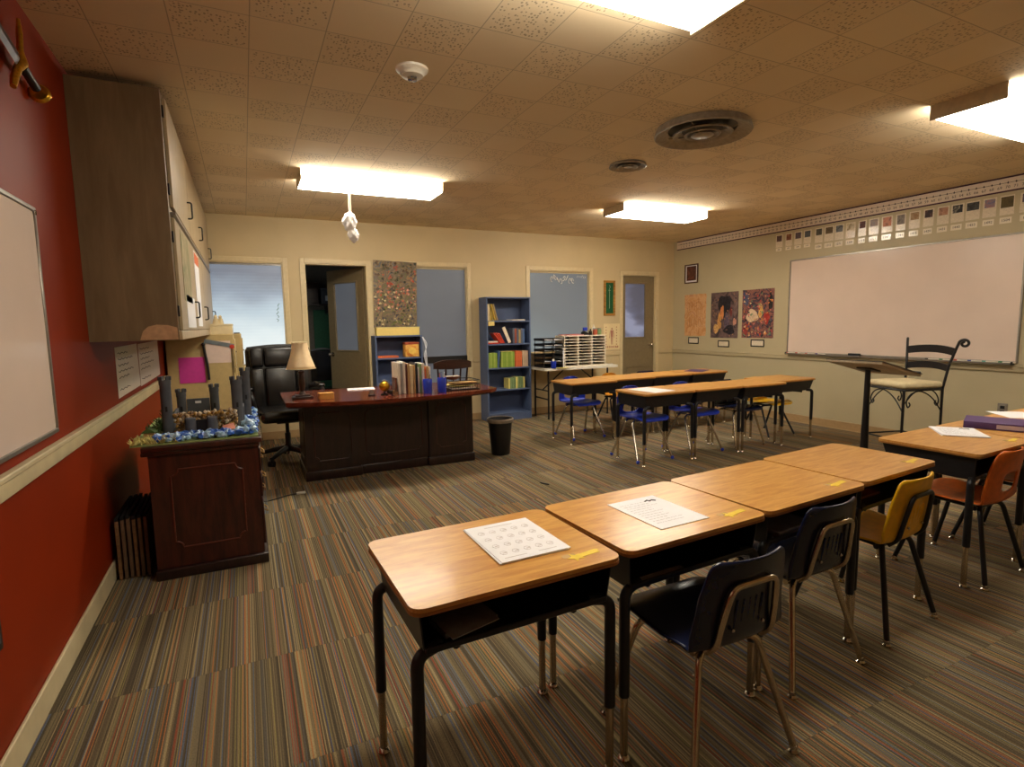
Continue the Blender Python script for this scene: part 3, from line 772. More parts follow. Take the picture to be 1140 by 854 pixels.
# ================================================================== UPPER CABINET AND FILING CABINETS
t = thing('wall_cabinet', 'tall taupe wooden cupboard hung high on the left wall', 'cabinet', (0, 0, 0))
UX, UY0, UY1, UZ0, UZ1 = -.322, 3.50, 7.15, 1.292, 2.60
m = MB(); m.box(XL+.001, UX, UY0, UY1, UZ0, UZ1); cb = m.build('cabinet_body', M['cabinet'], t)
m = MB(); m.rbox(UX, UX+.018, UY0, UY1, UZ0, UZ0+.05, .003, 1); m.build('bottom_rail', M['cabinet_door'], t)
m = MB(); m.tube([(XL+.13, UY0-.0012, UZ0+.002)]+[(XL+.13+.0, UY0-.0012, UZ0+.002)], .001, 4)
pt = MB(); pp = [(-.50, UZ0+.004), (-.485, UZ0+.05), (-.46, UZ0+.075), (-.42, UZ0+.085), (-.37, UZ0+.082), (UX-.005, UZ0+.068), (UX-.003, UZ0+.004)]
pt.prism(pp, 0, .0015, Matrix.Translation((0, UY0, 0)) @ Matrix(((1,0,0,0),(0,0,-1,0),(0,1,0,0),(0,0,0,1)))); pt.build('bare_patch', M['patch'], t, 'bare pinkish patch at the bottom corner')
ys = [3.56, 4.62, 5.68, 7.10]
for j, (z0, z1) in enumerate(((2.01, 2.575), (1.345, 1.955))):
    for k in range(3):
        m = MB(); m.rbox(UX, UX+.018, ys[k]+.006, ys[k+1]-.006, z0, z1, .003, 1); d = m.build('cabinet_door', M['cabinet_door'], t)
        yc = ys[k+1]-.10; zc = z0+.16 if j == 0 else z0+.14
        m = MB(); m.tube(fillet([(UX+.018, yc, zc-.055), (UX+.046, yc, zc-.055), (UX+.046, yc, zc+.055), (UX+.018, yc, zc+.055)], .014, 4), .0055, 8)
        m.build('door_handle', M['blackmetal'], d)
m = MB(); m.rbox(UX+.0, UX+.026, 3.56, 7.10, 1.968, 1.984, .002, 1); m.build('edge_strip', M['alu'], t)
for z in (1.45, 1.85, 2.1, 2.5): m = MB(); m.rbox(UX+.001, UX+.010, 3.535, 3.555, z-.03, z+.03, .002, 1); m.build('hinge', M['blackmetal'], t)

def filing(x0, x1, y0, y1, z1, label):
    t = thing('steel_cabinet', label, 'cabinet', (0, 0, 0))
    m = MB(); m.rbox(x0, x1, y0, y1, 0, z1, .006, 1); m.build('cabinet_body', M['filecab'], t)
    m = MB(); n = 4
    for k in range(n):
        za = .08+(z1-.12)*k/n; m2 = MB(); m2.rbox(x1, x1+.012, y0+.02, y1-.02, za, za+(z1-.12)/n-.012, .003, 1)
        d = m2.build('drawer', M['filecab'], t)
        m3 = MB(); m3.rbox(x1+.012, x1+.024, (y0+y1)/2-.05, (y0+y1)/2+.05, za+.14, za+.155, .003, 1); m3.build('drawer_pull', M['chrome'], d)
    return t
filing(-.70, -.105, 6.28, 6.70, 1.29, 'tan steel filing cabinet behind the castle with a ruler and a sheet stuck on it')
filing(-.60, -.035, 6.72, 7.14, 1.29, 'tan steel filing cabinet furthest back beside the daylit window')
# ================================================================== WALL THINGS (a mesh is built flat: x right, y up, z out of the wall, then the object is turned)
def flat(name, mb, mat, parent=None, label=None): return mb.build(name, mat, parent, label)
def place(o, Mx): o.matrix_world = Mx; return o
def slab(w, h, d=.0015, z=.0005, cx=0, cy=0): m = MB(); m.box(cx-w/2, cx+w/2, cy-h/2, cy+h/2, z, z+d); return m
def frame_mb(w, h, b, d, z=0):
    m = MB(); r = min(.003, d*.4)
    m.rbox(-w/2, w/2, h/2-b, h/2, z, z+d, r, 1); m.rbox(-w/2, w/2, -h/2, -h/2+b, z, z+d, r, 1)
    m.rbox(-w/2, -w/2+b, -h/2+b, h/2-b, z, z+d, r, 1); m.rbox(w/2-b, w/2, -h/2+b, h/2-b, z, z+d, r, 1); return m

M['frame_brown'] = plain('brown_wood_frame', (84,50,34), .4)
# ---- whiteboard on the right wall
t = thing('whiteboard', 'long whiteboard on the right wall with an aluminium frame and marker tray', 'whiteboard')
place(t, on_right(3.765, 1.508))
slab(2.42, 1.19, .012, 0).build('board_surface', M['whiteboard'], t); frame_mb(2.44, 1.21, .018, .018).build('board_frame', M['alu'], t)
m = MB(); m.rbox(-1.19, 1.19, -.617, -.607, .018, .075, .002, 1); m.rbox(-1.19, 1.19, -.612, -.600, .070, .075, .001, 1); m.build('marker_tray', M['alu'], t)
m = MB(); m.rbox(1.19, 1.2, -.62, -.59, .016, .077, .002, 1); m.rbox(-1.2, -1.19, -.62, -.59, .016, .077, .002, 1); m.build('tray_end', M['blackplastic'], t)
for nm, c in (('m_red', (196,60,46)), ('m_blue', (52,74,150)), ('m_green', (60,130,84)), ('m_black', (28,28,30)), ('m_pink', (222,120,110)), ('m_purple', (96,70,140)), ('m_teal', (96,170,160)), ('m_orange', (214,120,50))): M[nm] = plain('marker_'+nm[2:], c, .4, var=.02)
def marker(y, c, lab, z=.902):
    t = thing('marker', lab, 'marker', (XR-.046, y, z), 0, 'dry erase markers in the whiteboard tray')
    m = MB(); m.cyl((0, -.06, .008), (0, .035, .008), .0078, seg=10); m.build('barrel', M['white'], t)
    m = MB(); m.cyl((0, .0355, .008), (0, .066, .008), .0085, seg=10); m.build('cap', M[c], t)
left = [('m_pink', 4.90), ('m_red', 4.76), ('m_pink', 4.62), ('m_purple', 4.48)]
nth = ['first', 'second', 'third', 'fourth', 'fifth', 'sixth', 'seventh', 'eighth', 'ninth', 'tenth', 'eleventh', 'twelfth', 'thirteenth', 'fourteenth', 'fifteenth', 'sixteenth', 'seventeenth', 'eighteenth', 'nineteenth', 'twentieth']
for k, (c, y) in enumerate(left): marker(y, c, '%s capped marker, %s from the left end of the right whiteboard tray' % (c[2:], nth[k]))
for k, (c, y) in enumerate([('m_black', 3.24), ('m_green', 3.105), ('m_red', 2.98), ('m_blue', 2.86), ('m_teal', 2.74), ('m_green', 2.61)]):
    marker(y, c, '%s capped marker, %s of the six at the right half of the tray' % (c[2:], nth[k]))
t = thing('whiteboard_eraser', 'black eraser standing in the middle of the right whiteboard tray', 'eraser', (XR-.046, 4.06, .902))
m = MB(); m.rbox(-.02, .02, -.065, .065, .012, .034, .004, 2); m.build('eraser_back', M['blackplastic'], t)
m = MB(); m.rbox(-.018, .018, -.062, .062, 0, .012, .002, 1); m.build('felt_pad', M['castle'], t)

# ---- whiteboard on the red wall
t = thing('whiteboard', 'whiteboard on the red left wall, cut off by the left edge', 'whiteboard')
place(t, on_left(1.58, 1.388))
slab(2.42, .87, .012, 0).build('board_surface', M['whiteboard'], t); frame_mb(2.44, .89, .018, .018).build('board_frame', M['alu'], t)
m = MB(); m.rbox(1.195, 1.21, .415, .432, .018, .022, .001, 1); m.build('mounting_clip', M['chrome'], t)

# ---- number line banner
t = thing('number_line', 'long paper number line with purple borders along the top of the right wall', 'banner')
place(t, on_right(3.4, 2.567))
M['banner'] = plain('cream_card_strip', (232,218,202), .6, var=.02); M['plum'] = plain('plum_border', (64,14,40), .6)
slab(7.4, .142, .001, .0005).build('paper_strip', M['banner'], t)
m = slab(7.4, .015, .0008, .0016, 0, .0635); m.build('border', M['plum'], t); m = slab(7.4, .015, .0008, .0016, 0, -.0635); m.build('border', M['plum'], t)
M['ink'] = plain('dark_print_ink', (46,34,44), .6)
m = MB(); m.box(-3.68, 3.68, .012, .0155, .0016, .0021)
E_ = Matrix.Identity(4)
for k in range(1, 96):
    x = -3.7+.062*k+.03
    m.box(x-.002, x+.002, .004, .026, .0016, .0022); m.prism([(x-.010, .0137), (x, .0227), (x+.010, .0137), (x, .0047)], .0022, .0026)
m.build('tick_scale', M['ink'], t)['kind'] = 'stuff'
m = MB()
cache = {}
for dgt in '0123456789':
    cache[dgt] = text_mb(dgt, .036, None, .0003)
for k in range(1, 96):
    x = -3.7+.062*k+.03; s_ = str(k)
    for j, ch in enumerate(s_):
        vs, fs, _ = cache[ch]; m.add(vs, fs, Matrix.Translation((x+(j-(len(s_)-1)/2)*.019, -.026, .0019)))
m.build('numerals', M['ink'], t)['kind'] = 'stuff'

# ---- history cards under the number line
YC = [(5.221,5.112),(5.074,4.973),(4.944,4.831),(4.811,4.702),(4.657,4.548),(4.533,4.407),(4.4,4.284),(4.264,4.146),(4.114,4.02),(3.995,3.88),(3.856,3.734),(3.706,3.6),(3.572,3.46),(3.434,3.331),(3.306,3.193),(3.183,3.065),(3.056,2.934),(2.916,2.803),(2.782,2.667),(2.631,2.50)]
pics = [('brown and grey', [(120,84,70),(86,66,66),(150,110,90)]), ('orange-brown', [(150,92,60),(110,60,40),(180,120,80)]), ('dark violet grey', [(70,58,66),(100,84,90),(50,44,52)]), ('dark blue-grey', [(60,64,72),(84,88,92),(44,44,50)]),
 ('small dark landscape', [(60,60,54),(90,84,60),(40,40,40)]), ('dark shield', [(70,50,30),(110,90,50),(50,36,24)]), ('black mask', [(30,30,34),(120,124,128),(20,20,24)]), ('pale gold', [(190,170,110),(214,204,180),(150,130,90)]),
 ('deep red square', [(110,54,44),(80,40,40),(134,74,60)]), ('pale blue crowd', [(150,150,160),(180,160,150),(110,116,140)]), ('coral red figure', [(200,104,84),(214,150,120),(120,80,80)]), ('arched grey', [(70,66,70),(150,140,130),(44,40,44)]),
 ('tan landscape', [(150,110,70),(180,150,110),(110,80,56)]), ('dark maroon portrait', [(70,40,44),(44,26,30),(110,70,60)]), ('rust and cream', [(160,100,74),(200,150,120),(110,64,50)]), ('two black silhouettes', [(24,24,26),(40,40,44),(200,190,170)]),
 ('wide black', [(34,36,36),(70,74,70),(20,20,22)]), ('blue globe', [(90,104,150),(150,130,140),(180,90,90)]), ('dark olive painting', [(64,56,24),(96,80,30),(40,34,18)]), ('dark violet', [(70,54,80),(110,90,110),(40,34,44)])]
M['lam'] = plain('laminated_card', (238,228,206), .16, var=.015, spec=.7)
M['lamtext'] = printed('laminated_card_text', (236,224,200), (120,108,94), sc_=95, amount=.45, rough=.2)
dates = ['1066', '1095', '1099', '1187', '1206', '1215', '1271', '1300', '1312', '1321', '1347', '1381', '1415', '1420', '1431', '1440', '1453', '1492', '1504', '1517']
for k, ((ya, yb), (pn, pc)) in enumerate(zip(YC, pics)):
    w = ya-yb-.006; yc = (ya+yb)/2; h = .178 if k > 3 else .165
    t = thing('history_card', 'laminated history card with a %s picture, %s from the left' % (pn, nth[k]), 'card', (0,0,0), 0, 'laminated history cards above the whiteboard')
    if k == 19: t['label'] = 'laminated history card with a dark violet picture, last one at the right edge'
    place(t, on_right(yc, 2.466-h/2) @ Matrix.Rotation(rnd.uniform(-.012, .012), 4, 'Z'))
    slab(w, h, .001).build('card', M['lamtext'], t)
    pw, ph = w*(.88 if k in (16, 18) else .76), (.10 if k in (18, 10, 11) else .076)
    slab(pw, ph, .0006, .0016, 0, h/2-.012-ph/2).build('picture', painting('card_picture', pc, 18, 1.2, k), t)
    t = thing('date_sign', 'small laminated date sign under the %s history card from the left' % nth[k], 'sign', (0,0,0), 0, 'date cards under the history cards')
    place(t, on_right(yc+.004, 2.238 if k > 3 else 2.272) @ Matrix.Rotation(rnd.uniform(-.03, .03), 4, 'Z'))
    slab(w*.84, .056 if k > 3 else .04, .0016, 0).build('card', M['lam'], t)
    vs, fs, _ = text_mb(dates[k], .034 if k > 3 else .022, None, .0002); m = MB(); m.add(vs, fs, Matrix.Translation((0, 0, .0018))); m.build('date', M['ink'], t)

# ---- framed picture, three posters and their caption frames on the right wall
t = thing('framed_picture', 'small brown picture in a dark frame high on the right wall near the corner', 'picture'); place(t, on_right(6.76, 2.093))
frame_mb(.29, .30, .018, .018).build('frame', M['frame_brown'], t); slab(.25, .26, .004, .001).build('mat_board', M['paper'], t)
slab(.205, .225, .001, .0055, 0, .006).build('picture', painting('brown_print', [(60,30,22),(96,52,36),(130,80,56)], 14, 1), t)
def poster(name, label, y0, y1, z0, z1, mat, rot=0, cat='poster'):
    t = thing(name, label, cat); place(t, on_right((y0+y1)/2, (z0+z1)/2) @ Matrix.Rotation(rot, 4, 'Z'))
    return t, y0-y1, z1-z0
t, w, h = poster('poster', 'brown parchment poster with ragged edges, left of the three on the right wall', 6.90, 6.43, 1.10, 1.772, None)
pts = []
for k in range(60):
    u = k/60*4; s_ = int(u); v = u-s_; j = rnd.uniform(-.008, .008)
    x, y = [(-1+2*v, -1), (1, -1+2*v), (1-2*v, 1), (-1, 1-2*v)][s_]
    pts.append((x*(w/2-.006)+j, y*(h/2-.006)+rnd.uniform(-.006, .006)))
m = MB(); m.prism(pts, .0005, .0018); m.build('parchment', painting('parchment_print', [(196,132,84),(214,156,98),(224,178,128),(190,112,84)], 7, 2.2, 3), t)
m = MB()
for k in range(9): m.tube([(-.17+.04*k+.01*math.sin(q+k), .22-.05*q+.01*math.cos(k*2), .002) for q in range(9)], .0018, 4)
m.build('faint_drawing', plain('brown_ink', (140,84,50), .8), t)
# generic painted scenes built of soft colour shapes
def blobs(t, lst, z=.002):
    for k, (cx, cy, rx, ry, c, nm) in enumerate(lst):
        pts = []
        for q in range(22):
            a = 2*PI*q/22; f = 1+.12*math.sin(3*a+cx*40)+.07*math.sin(5*a+cy*70)
            pts.append((cx+rx*f*math.cos(a), cy+ry*f*math.sin(a)))
        m = MB(); m.prism(pts, z+.0002*k, z+.0002*k+.0002); m.build(nm, painting('paint_'+nm, [tuple(max(0, x-26) for x in c), c, tuple(min(255, x+22) for x in c)], 20, 1, k), t)
def scatter(t, w, h, pal, n, seed, r0=.010, r1=.035, z=.0045):
    r_ = random.Random(seed)
    for j, c in enumerate(pal):
        m = MB()
        for k in range(n):
            cx, cy = r_.uniform(-w/2+r1, w/2-r1), r_.uniform(-h/2+r1, h/2-r1); a0 = r_.uniform(0, PI); rx, ry = r_.uniform(r0, r1), r_.uniform(r0, r1)*.6
            pts = []
            for q in range(12):
                a = 2*PI*q/12; f = 1+.25*math.sin(3*a+k); x, y = rx*f*math.cos(a), ry*f*math.sin(a)
                pts.append((cx+x*math.cos(a0)-y*math.sin(a0), cy+x*math.sin(a0)+y*math.cos(a0)))
            m.prism(pts, z+.00003*j, z+.00003*j+.00002)
        m.build('painted_dabs', painting('dab_paint', [tuple(int(x*.72) for x in c), c, tuple(min(255, int(x*1.15)) for x in c)], 30, 1, j), t)['kind'] = 'stuff'
t, w, h = poster('poster', 'dark painted poster with an orange shape under an arch, middle of the three', 6.335, 5.812, 1.083, 1.765, None)
slab(w, h, .001).build('poster_sheet', painting('dark_plum_print', [(36,30,38),(84,68,70),(120,96,94),(40,32,36)], 5, 1.4, 5), t)
blobs(t, [(0.0, .14, .12, .16, (24,22,32), 'dark_arch'), (.21, .12, .035, .17, (120,98,96), 'pillar'), (-.20, .10, .04, .2, (104,82,76), 'pillar'), (-.04, .04, .035, .10, (220,140,80), 'orange_shape'), (-.09, -.10, .04, .12, (206,152,84), 'golden_shape'), (-.15, -.20, .05, .07, (214,170,104), 'golden_hem'), (.05, -.10, .05, .13, (104,88,104), 'grey_violet_shape'), (.10, -.22, .10, .07, (34,30,40), 'dark_shape'), (.13, .05, .025, .07, (124,54,50), 'red_shape'), (.20, -.10, .035, .05, (196,140,120), 'pink_shape')])
scatter(t, w, h, [(70,58,66), (150,112,96), (44,38,50), (176,124,84)], 14, 3, .006, .022)
t, w, h = poster('poster', 'colourful crowded painted poster nearest the whiteboard, right of the three', 5.742, 5.209, 1.092, 1.772, None)
slab(w, h, .001).build('poster_sheet', painting('crowded_print', [(46,50,78),(100,70,80),(160,104,90),(36,36,56),(120,108,118)], 7, 1.8, 8), t)
blobs(t, [(-.09, -.03, .10, .09, (226,202,170), 'cream_shape'), (.05, .04, .04, .10, (224,178,104), 'golden_shape'), (.15, -.06, .045, .08, (180,56,44), 'red_shape'), (-.20, -.22, .04, .08, (150,50,46), 'crimson_shape'), (.21, .16, .035, .13, (24,24,34), 'dark_shape'), (-.2, .2, .05, .08, (80,86,118), 'blue_shape')])
scatter(t, w, h, [(200,70,54), (226,190,140), (60,70,110), (220,140,70), (40,36,48), (120,150,110), (214,120,110)], 16, 9, .007, .028)
for (y0, y1, z0, z1), lab in (((6.803, 6.577, .98, 1.087), 'small black caption frame under the parchment poster'), ((6.18, 5.962, .945, 1.046), 'small black caption frame under the dark poster with the arch'), ((5.575, 5.347, .968, 1.071), 'small black caption frame under the colourful poster')):
    t = thing('caption_frame', lab, 'frame', (0,0,0), 0, 'caption frames under the posters'); place(t, on_right((y0+y1)/2, (z0+z1)/2))
    frame_mb(y0-y1, z1-z0, .016, .01).build('frame', M['blackplastic'], t); slab(y0-y1-.03, z1-z0-.03, .003, .001).build('caption_card', M['lamtext'], t)
t = thing('wall_outlet', 'grey electrical outlet low on the right wall', 'outlet'); place(t, on_right(2.635, .455))
m = MB(); m.rbox(-.04, .04, -.06, .06, 0, .006, .003, 2); m.build('cover_plate', M['vent'], t)
for s in (-1, 1): m = MB(); m.rbox(-.018, .018, s*.022-.014, s*.022+.014, .006, .009, .002, 1); m.build('socket', M['blackplastic'], t)
t = thing('wall_outlet', 'dark electrical outlet on the red wall at the left edge', 'outlet'); place(t, on_left(2.055, .46))
m = MB(); m.rbox(-.04, .04, -.06, .06, 0, .006, .003, 2); m.build('cover_plate', M['blackplastic'], t)
for s in (-1, 1): m = MB(); m.rbox(-.018, .018, s*.022-.014, s*.022+.014, .006, .009, .002, 1); m.build('socket', M['castle'], t)

# ---- back wall
t = thing('poster', 'tall floral painted poster between the open door and the grey window', 'poster')
place(t, on_back(1.795, 1.745, .016) @ Matrix.Rotation(-.03, 4, 'Z') )
m = MB(); 
for k in range(12):
    a, b = -.283+.566*k/12, -.283+.566*(k+1)/12; za, zb = .004+.006*math.sin(k*1.1), .004+.006*math.sin((k+1)*1.1)
    m.add([(a,-.43,za),(b,-.43,zb),(b,.43,zb),(a,.43,za),(a,-.43,za+.001),(b,-.43,zb+.001),(b,.43,zb+.001),(a,.43,za+.001)], [(0,1,2,3),(4,7,6,5),(0,4,5,1),(3,2,6,7),(0,3,7,4),(1,5,6,2)])
m.build('poster_sheet', painting('garden_print', [(86,84,58),(126,122,80),(112,96,88),(158,134,92),(96,98,100),(140,110,90)], 8, 1.8, 2, 9), t)
r_ = random.Random(11)
for j, (c, n, lo, hi) in enumerate([((60,62,44), 60, -.41, .41), ((96,88,56), 50, -.41, .41), ((78,74,80), 46, -.41, .1), ((110,84,60), 34, .0, .41), ((176,92,72), 24, -.25, .36), ((206,120,92), 22, -.2, .22), ((214,150,130), 14, -.2, .12), ((224,210,160), 30, -.41, .05), ((196,78,52), 16, -.05, .36), ((120,124,70), 34, -.41, .0)]):
    m = MB()
    for k in range(n):
        cx, cy = r_.uniform(-.262, .262), r_.uniform(lo, hi); r = r_.uniform(.006, .018)
        pts = [(cx+r*(1+.45*math.sin(3*a+k))*math.cos(a), cy+r*(1+.45*math.cos(4*a+k))*math.sin(a)) for a in [2*PI*q/10 for q in range(10)]]
        m.prism(pts, .0125+.00012*j, .0126+.00012*j)
    m.build('painted_flowers', painting('flower_paint', [tuple(int(x*.7) for x in c), c, tuple(min(255, int(x*1.12)) for x in c)], 40, 1, j), t)['kind'] = 'stuff'
t = thing('chalk_scroll', 'narrow green panel in a gilt wooden frame beside the far door', 'picture'); place(t, on_back(5.183, 1.722))
frame_mb(.215, .545, .035, .02).build('frame', M['goldwood'], t); slab(.15, .48, .006, .001).build('green_panel', M['green'], t)
m = MB(); m.tube([(0, .2, .008), (.012, .17, .009), (0, .15, .008), (.0, .05, .008), (.0, -.16, .008)], .0035, 6); m.tube([(-.02, .12, .008), (.02, .12, .008)], .003, 6); m.build('pale_ornament', plain('pale_cord', (150,170,140), .6), t)
t = thing('anatomy_poster', 'cream anatomy poster with a small standing figure outline, right of the paper sorter', 'poster'); place(t, on_back(5.235, 1.118, .001))
slab(.315, .41, .001).build('poster_sheet', plain('cream_poster', (232,212,164), .6, var=.02), t)
m = MB(); z = .0016; pk = plain('rose_print_ink', (176,116,96), .7)
m.prism([(.012*math.cos(a), .125+.016*math.sin(a)) for a in [2*PI*q/12 for q in range(12)]], z, z+.0004)
m.prism([(-.026,.10),(.026,.10),(.02,.0),(-.02,.0)], z, z+.0004)
for s in (-1, 1): m.prism([(s*.028,.10),(s*.036,.09),(s*.05,-.02),(s*.042,-.022)][::s], z, z+.0004); m.prism([(s*.003,0),(s*.02,0),(s*.014,-.125),(s*.006,-.125)][::s], z, z+.0004)
m.build('figure_print', pk, t)
m = MB()
for k in range(16): 
    a, b = divmod(k, 4); sx = -1 if k % 2 else 1
    m.prism([(sx*(.09+.02*(b % 2))+.010*math.cos(q*PI/3), .15-.045*(k//2)+.010*math.sin(q*PI/3)) for q in range(6)], z, z+.0004)
for k in range(7): m.box(-.125+k*.038, -.105+k*.038, -.175, -.145, z, z+.0004)
m.build('small_prints', pk, t)['kind'] = 'stuff'
t = thing('light_switch', 'small pale wall plate low on the wall behind the folding table', 'switch'); place(t, on_back(5.21, .665))
m = MB(); m.rbox(-.04, .04, -.03, .03, 0, .006, .002, 1); m.build('cover_plate', M['white'], t); m = MB(); m.rbox(-.01, .01, -.005, .005, .006, .01, .001, 1); m.build('toggle', M['white'], t)

# ---- left wall: sword and chart papers
M['sword_steel'] = plain('dark_sword_steel', (84,84,92), .35, metal=.7)
t = thing('ornamental_sword', 'ornamental sword with a gilded hilt hanging high on the red wall', 'sword')
ang = math.radians(180-10)    # blade runs up and towards the camera
place(t, on_left(2.735, 2.345) @ Matrix.Translation((0, 0, .035)) @ Matrix.Rotation(ang, 4, 'Z'))
m = MB(); m.tube([(.085,.14,0),(.07,.10,0),(.03,.04,.0),(0,0,.004),(-.006,-.05,0),(-.004,-.12,0),(.0,-.17,0)], [.010,.014,.014,.020,.011,.011,.006], 10); m.build('crossguard', M['gold'], t)
m = MB(); m.add([(.0,-.032,0),(1.0,-.024,0),(1.0,.024,0),(0,.032,0),(0,0,.006),(1.0,0,.005),(0,0,-.006),(1,0,-.005),(1.12,0,0)], [(0,1,5,4),(4,5,2,3),(0,6,7,1),(6,3,2,7),(1,8,5),(5,8,2),(2,8,7),(7,8,1),(0,4,3,6)]); m.build('blade', M['sword_steel'], t)
m = MB(); m.tube([(-.02-.012*k, 0, 0) for k in range(13)], [.014 if k % 2 else .0165 for k in range(13)], 12); m.build('grip', M['blackplastic'], t)
m = MB(); m.lathe([(.001,-.012),(.03,-.012),(.038,-.004),(.038,.004),(.03,.012),(.001,.012)], 20, Matrix.Translation((-.205,0,0)) @ Matrix.Rotation(PI/2, 4, 'Y'), False); m.build('pommel', M['gold'], t)
M['chart'] = plain('chart_paper', (226,218,208), .65, var=.02)
for k, (y0, y1, lab) in enumerate(((4.08, 4.88, 'handwritten chart sheet on the red wall below the cupboard, nearer sheet'), (4.90, 5.95, 'handwritten chart sheet on the red wall, further sheet beside the filing cabinet'))):
    t = thing('chart_sheet', lab, 'paper', (0,0,0), 0, 'chart sheets on the red wall'); place(t, on_left((y0+y1)/2, 1.085))
    w = y1-y0; m = MB(); m.prism([(-w/2,-.155),(w/2,-.145),(w/2-.02,.165),(-w/2+.01,.16)], .0005, .002); m.build('sheet', M['chart'], t)
    m = MB()
    for j in range(7):
        x0 = -w/2+.07; zz = .12-.038*j
        if j == 5: continue
        m.tube([(x0+q*(w*.62)/12, zz+.006*math.sin(q*2.3+j+k), .0025) for q in range(13 if j % 2 else 9)], .0022, 4)
    m.build('handwriting', M['ink'], t)['kind'] = 'stuff'

# ================================================================== BOOKCASES
def bookcase(label, x0, x1, y0, y1, H_, shelves):
    t = thing('bookcase', label, 'bookcase', (0,0,0)); th = .02
    m = MB(); m.rbox(x0, x0+th, y0, y1, 0, H_, .002, 1); m.build('side_panel', M['bookblue'], t)
    m = MB(); m.rbox(x1-th, x1, y0, y1, 0, H_, .002, 1); m.build('side_panel', M['bookblue'], t)
    m = MB(); m.box(x0+th, x1-th, y1-.012, y1-.004, .02, H_-.02); m.build('back_panel', M['bookblue_in'], t)
    m = MB(); m.rbox(x0+th, x1-th, y0, y1-.012, H_-th, H_, .002, 1); m.build('top_panel', M['bookblue'], t)
    for z in shelves: m = MB(); m.rbox(x0+th, x1-th, y0+.004, y1-.012, z-th, z, .002, 1); m.build('shelf', M['bookblue'], t)
    m = MB(); m.box(x0+th, x1-th, y0+.01, y0+.022, 0, shelves[-1]-th-.001); m.build('toe_board', M['bookblue'], t)
    return t
BX0, BX1, BY0, BY1 = 2.96, 3.635, 6.885, 7.145
bookcase('tall slate blue bookcase with five shelves of books against the back wall', BX0, BX1, BY0, BY1, 1.715, (1.392, 1.075, .745, .44, .105))
low_case = bookcase('low slate blue bookcase under the floral poster behind the teacher desk', 1.455, 2.06, 6.90, 7.145, 1.225, (.945, .62, .33, .10))
def book(x, y, z, w, d, h, c, label, group, lean=0, flat_=False, rz=0, cat='book', page=True):
    """spine faces -y; w thickness along x"""
    t = thing('book', label, cat, (x, y, z), 0, group)
    if c not in M: M[c] = plain('cover_'+c.split('_')[-1], BC[c], .5, var=.05, scale=20)
    m = MB(); m.rbox(0, w, 0, .004, 0, h, .001, 1); m.rbox(0, .0025, .0041, d, 0, h, .0008, 1); m.rbox(w-.0025, w, .0041, d, 0, h, .0008, 1); m.build('cover', M[c], t)
    m = MB(); m.box(.003, w-.003, .0045, d-.004, .003, h-.003); m.build('pages', M['paper'], t)
    if flat_: t.rotation_euler = (0, PI/2, rz); t.location = (x, y, z+w)
    else: t.rotation_euler = (0, lean, rz)
    return t
BC = dict(b_cream=(226,206,160), b_mustard=(196,160,60), b_olive=(150,134,60), b_tan=(176,150,100), b_red=(206,64,40), b_white=(228,214,196), b_slate=(96,104,120), b_green=(140,168,60), b_lime=(166,184,84), b_orange=(222,110,60), b_beige=(206,180,150), b_grey=(150,146,140), b_blue=(80,110,160), b_rust=(170,80,50), b_sage=(126,150,100), b_black=(30,30,34), b_kraft=(190,150,96), b_yel=(226,210,120), b_brown=(96,46,30), b_ivory=(222,212,196))
G1, G2, G3, G4 = 'books on the top shelf of the tall bookcase', 'books on the second shelf of the tall bookcase', 'books on the third shelf of the tall bookcase', 'books on the fourth shelf of the tall bookcase'
yb = BY0+.02
# top shelf
x = BX0+.022
book(x, yb, 1.3925, .035, .17, .225, 'b_cream', 'cream book at the left end of the top bookcase shelf', G1)
book(x+.040, yb, 1.3925+.0005, .022, .16, .225, 'b_mustard', 'mustard book standing on the top shelf next to the cream one', G1, 0)
for k, c in enumerate(['b_olive', 'b_mustard', 'b_tan']):
    lean = -.20-.03*k; xx = x+.076+k*.033
    book(xx, yb, 1.3925+.006, .018, .16, .225, c, ['olive leaning book on the top shelf', 'mustard strongly leaning book on the top shelf', 'tan book leaning furthest right on the top shelf'][k], G1, lean)
book(BX0+.30, yb+.01, 1.3925, .008, .19, .16, 'b_grey', 'thin grey booklet lying flat on the top shelf', G1, 0, True)
book(BX0+.40, yb+.005, 1.3925, .016, .20, .20, 'b_ivory', 'pale book lying flat at the right of the top shelf', G1, 0, True)
m = MB(); m.box(BX0+.025, BX0+.115, BY0-.0025, BY0-.001, 1.325, 1.385); tag(m.build('shelf_note', plain('yellow_note', (238,214,130), .7)), 'yellow paper note stuck to the edge of the top bookcase shelf', 'note')
# second shelf
book(BX0+.025, yb, 1.0755, .018, .18, .17, 'b_red', 'red book lying flat at the bottom left of the second shelf', G2, 0, True)
book(BX0+.025, yb+.005, 1.0945, .02, .17, .15, 'b_white', 'white edged book lying on the flat red one', G2, 0, True)
for k in range(3): book(BX0+.215+k*.024, yb+.002*k, 1.0755+.004, .018, .16, .175-.01*k, 'b_red', ['first leaning red book of the second shelf', 'second leaning red book of the second shelf', 'third leaning red book, against the white board'][k], G2, -.62+.06*k)
book(BX0+.335, yb-.002, 1.0755+.004, .045, .012, .235, 'b_white', 'white sheet-like book leaning in the middle of the second shelf', G2, -.42)
for k, (c, hh) in enumerate([('b_slate', .21), ('b_rust', .20), ('b_slate', .21), ('b_tan', .19), ('b_slate', .205), ('b_blue', .20)]): book(BX0+.415+k*.031, yb+.02, 1.0755, .026, .17, hh, c, ['slate book just right of the leaning white one', 'rust book on the second shelf', 'slate book between rust and tan ones', 'tan book on the second shelf', 'slate book right of the tan one', 'blue-grey book at the right end of the second shelf'][k], G2)
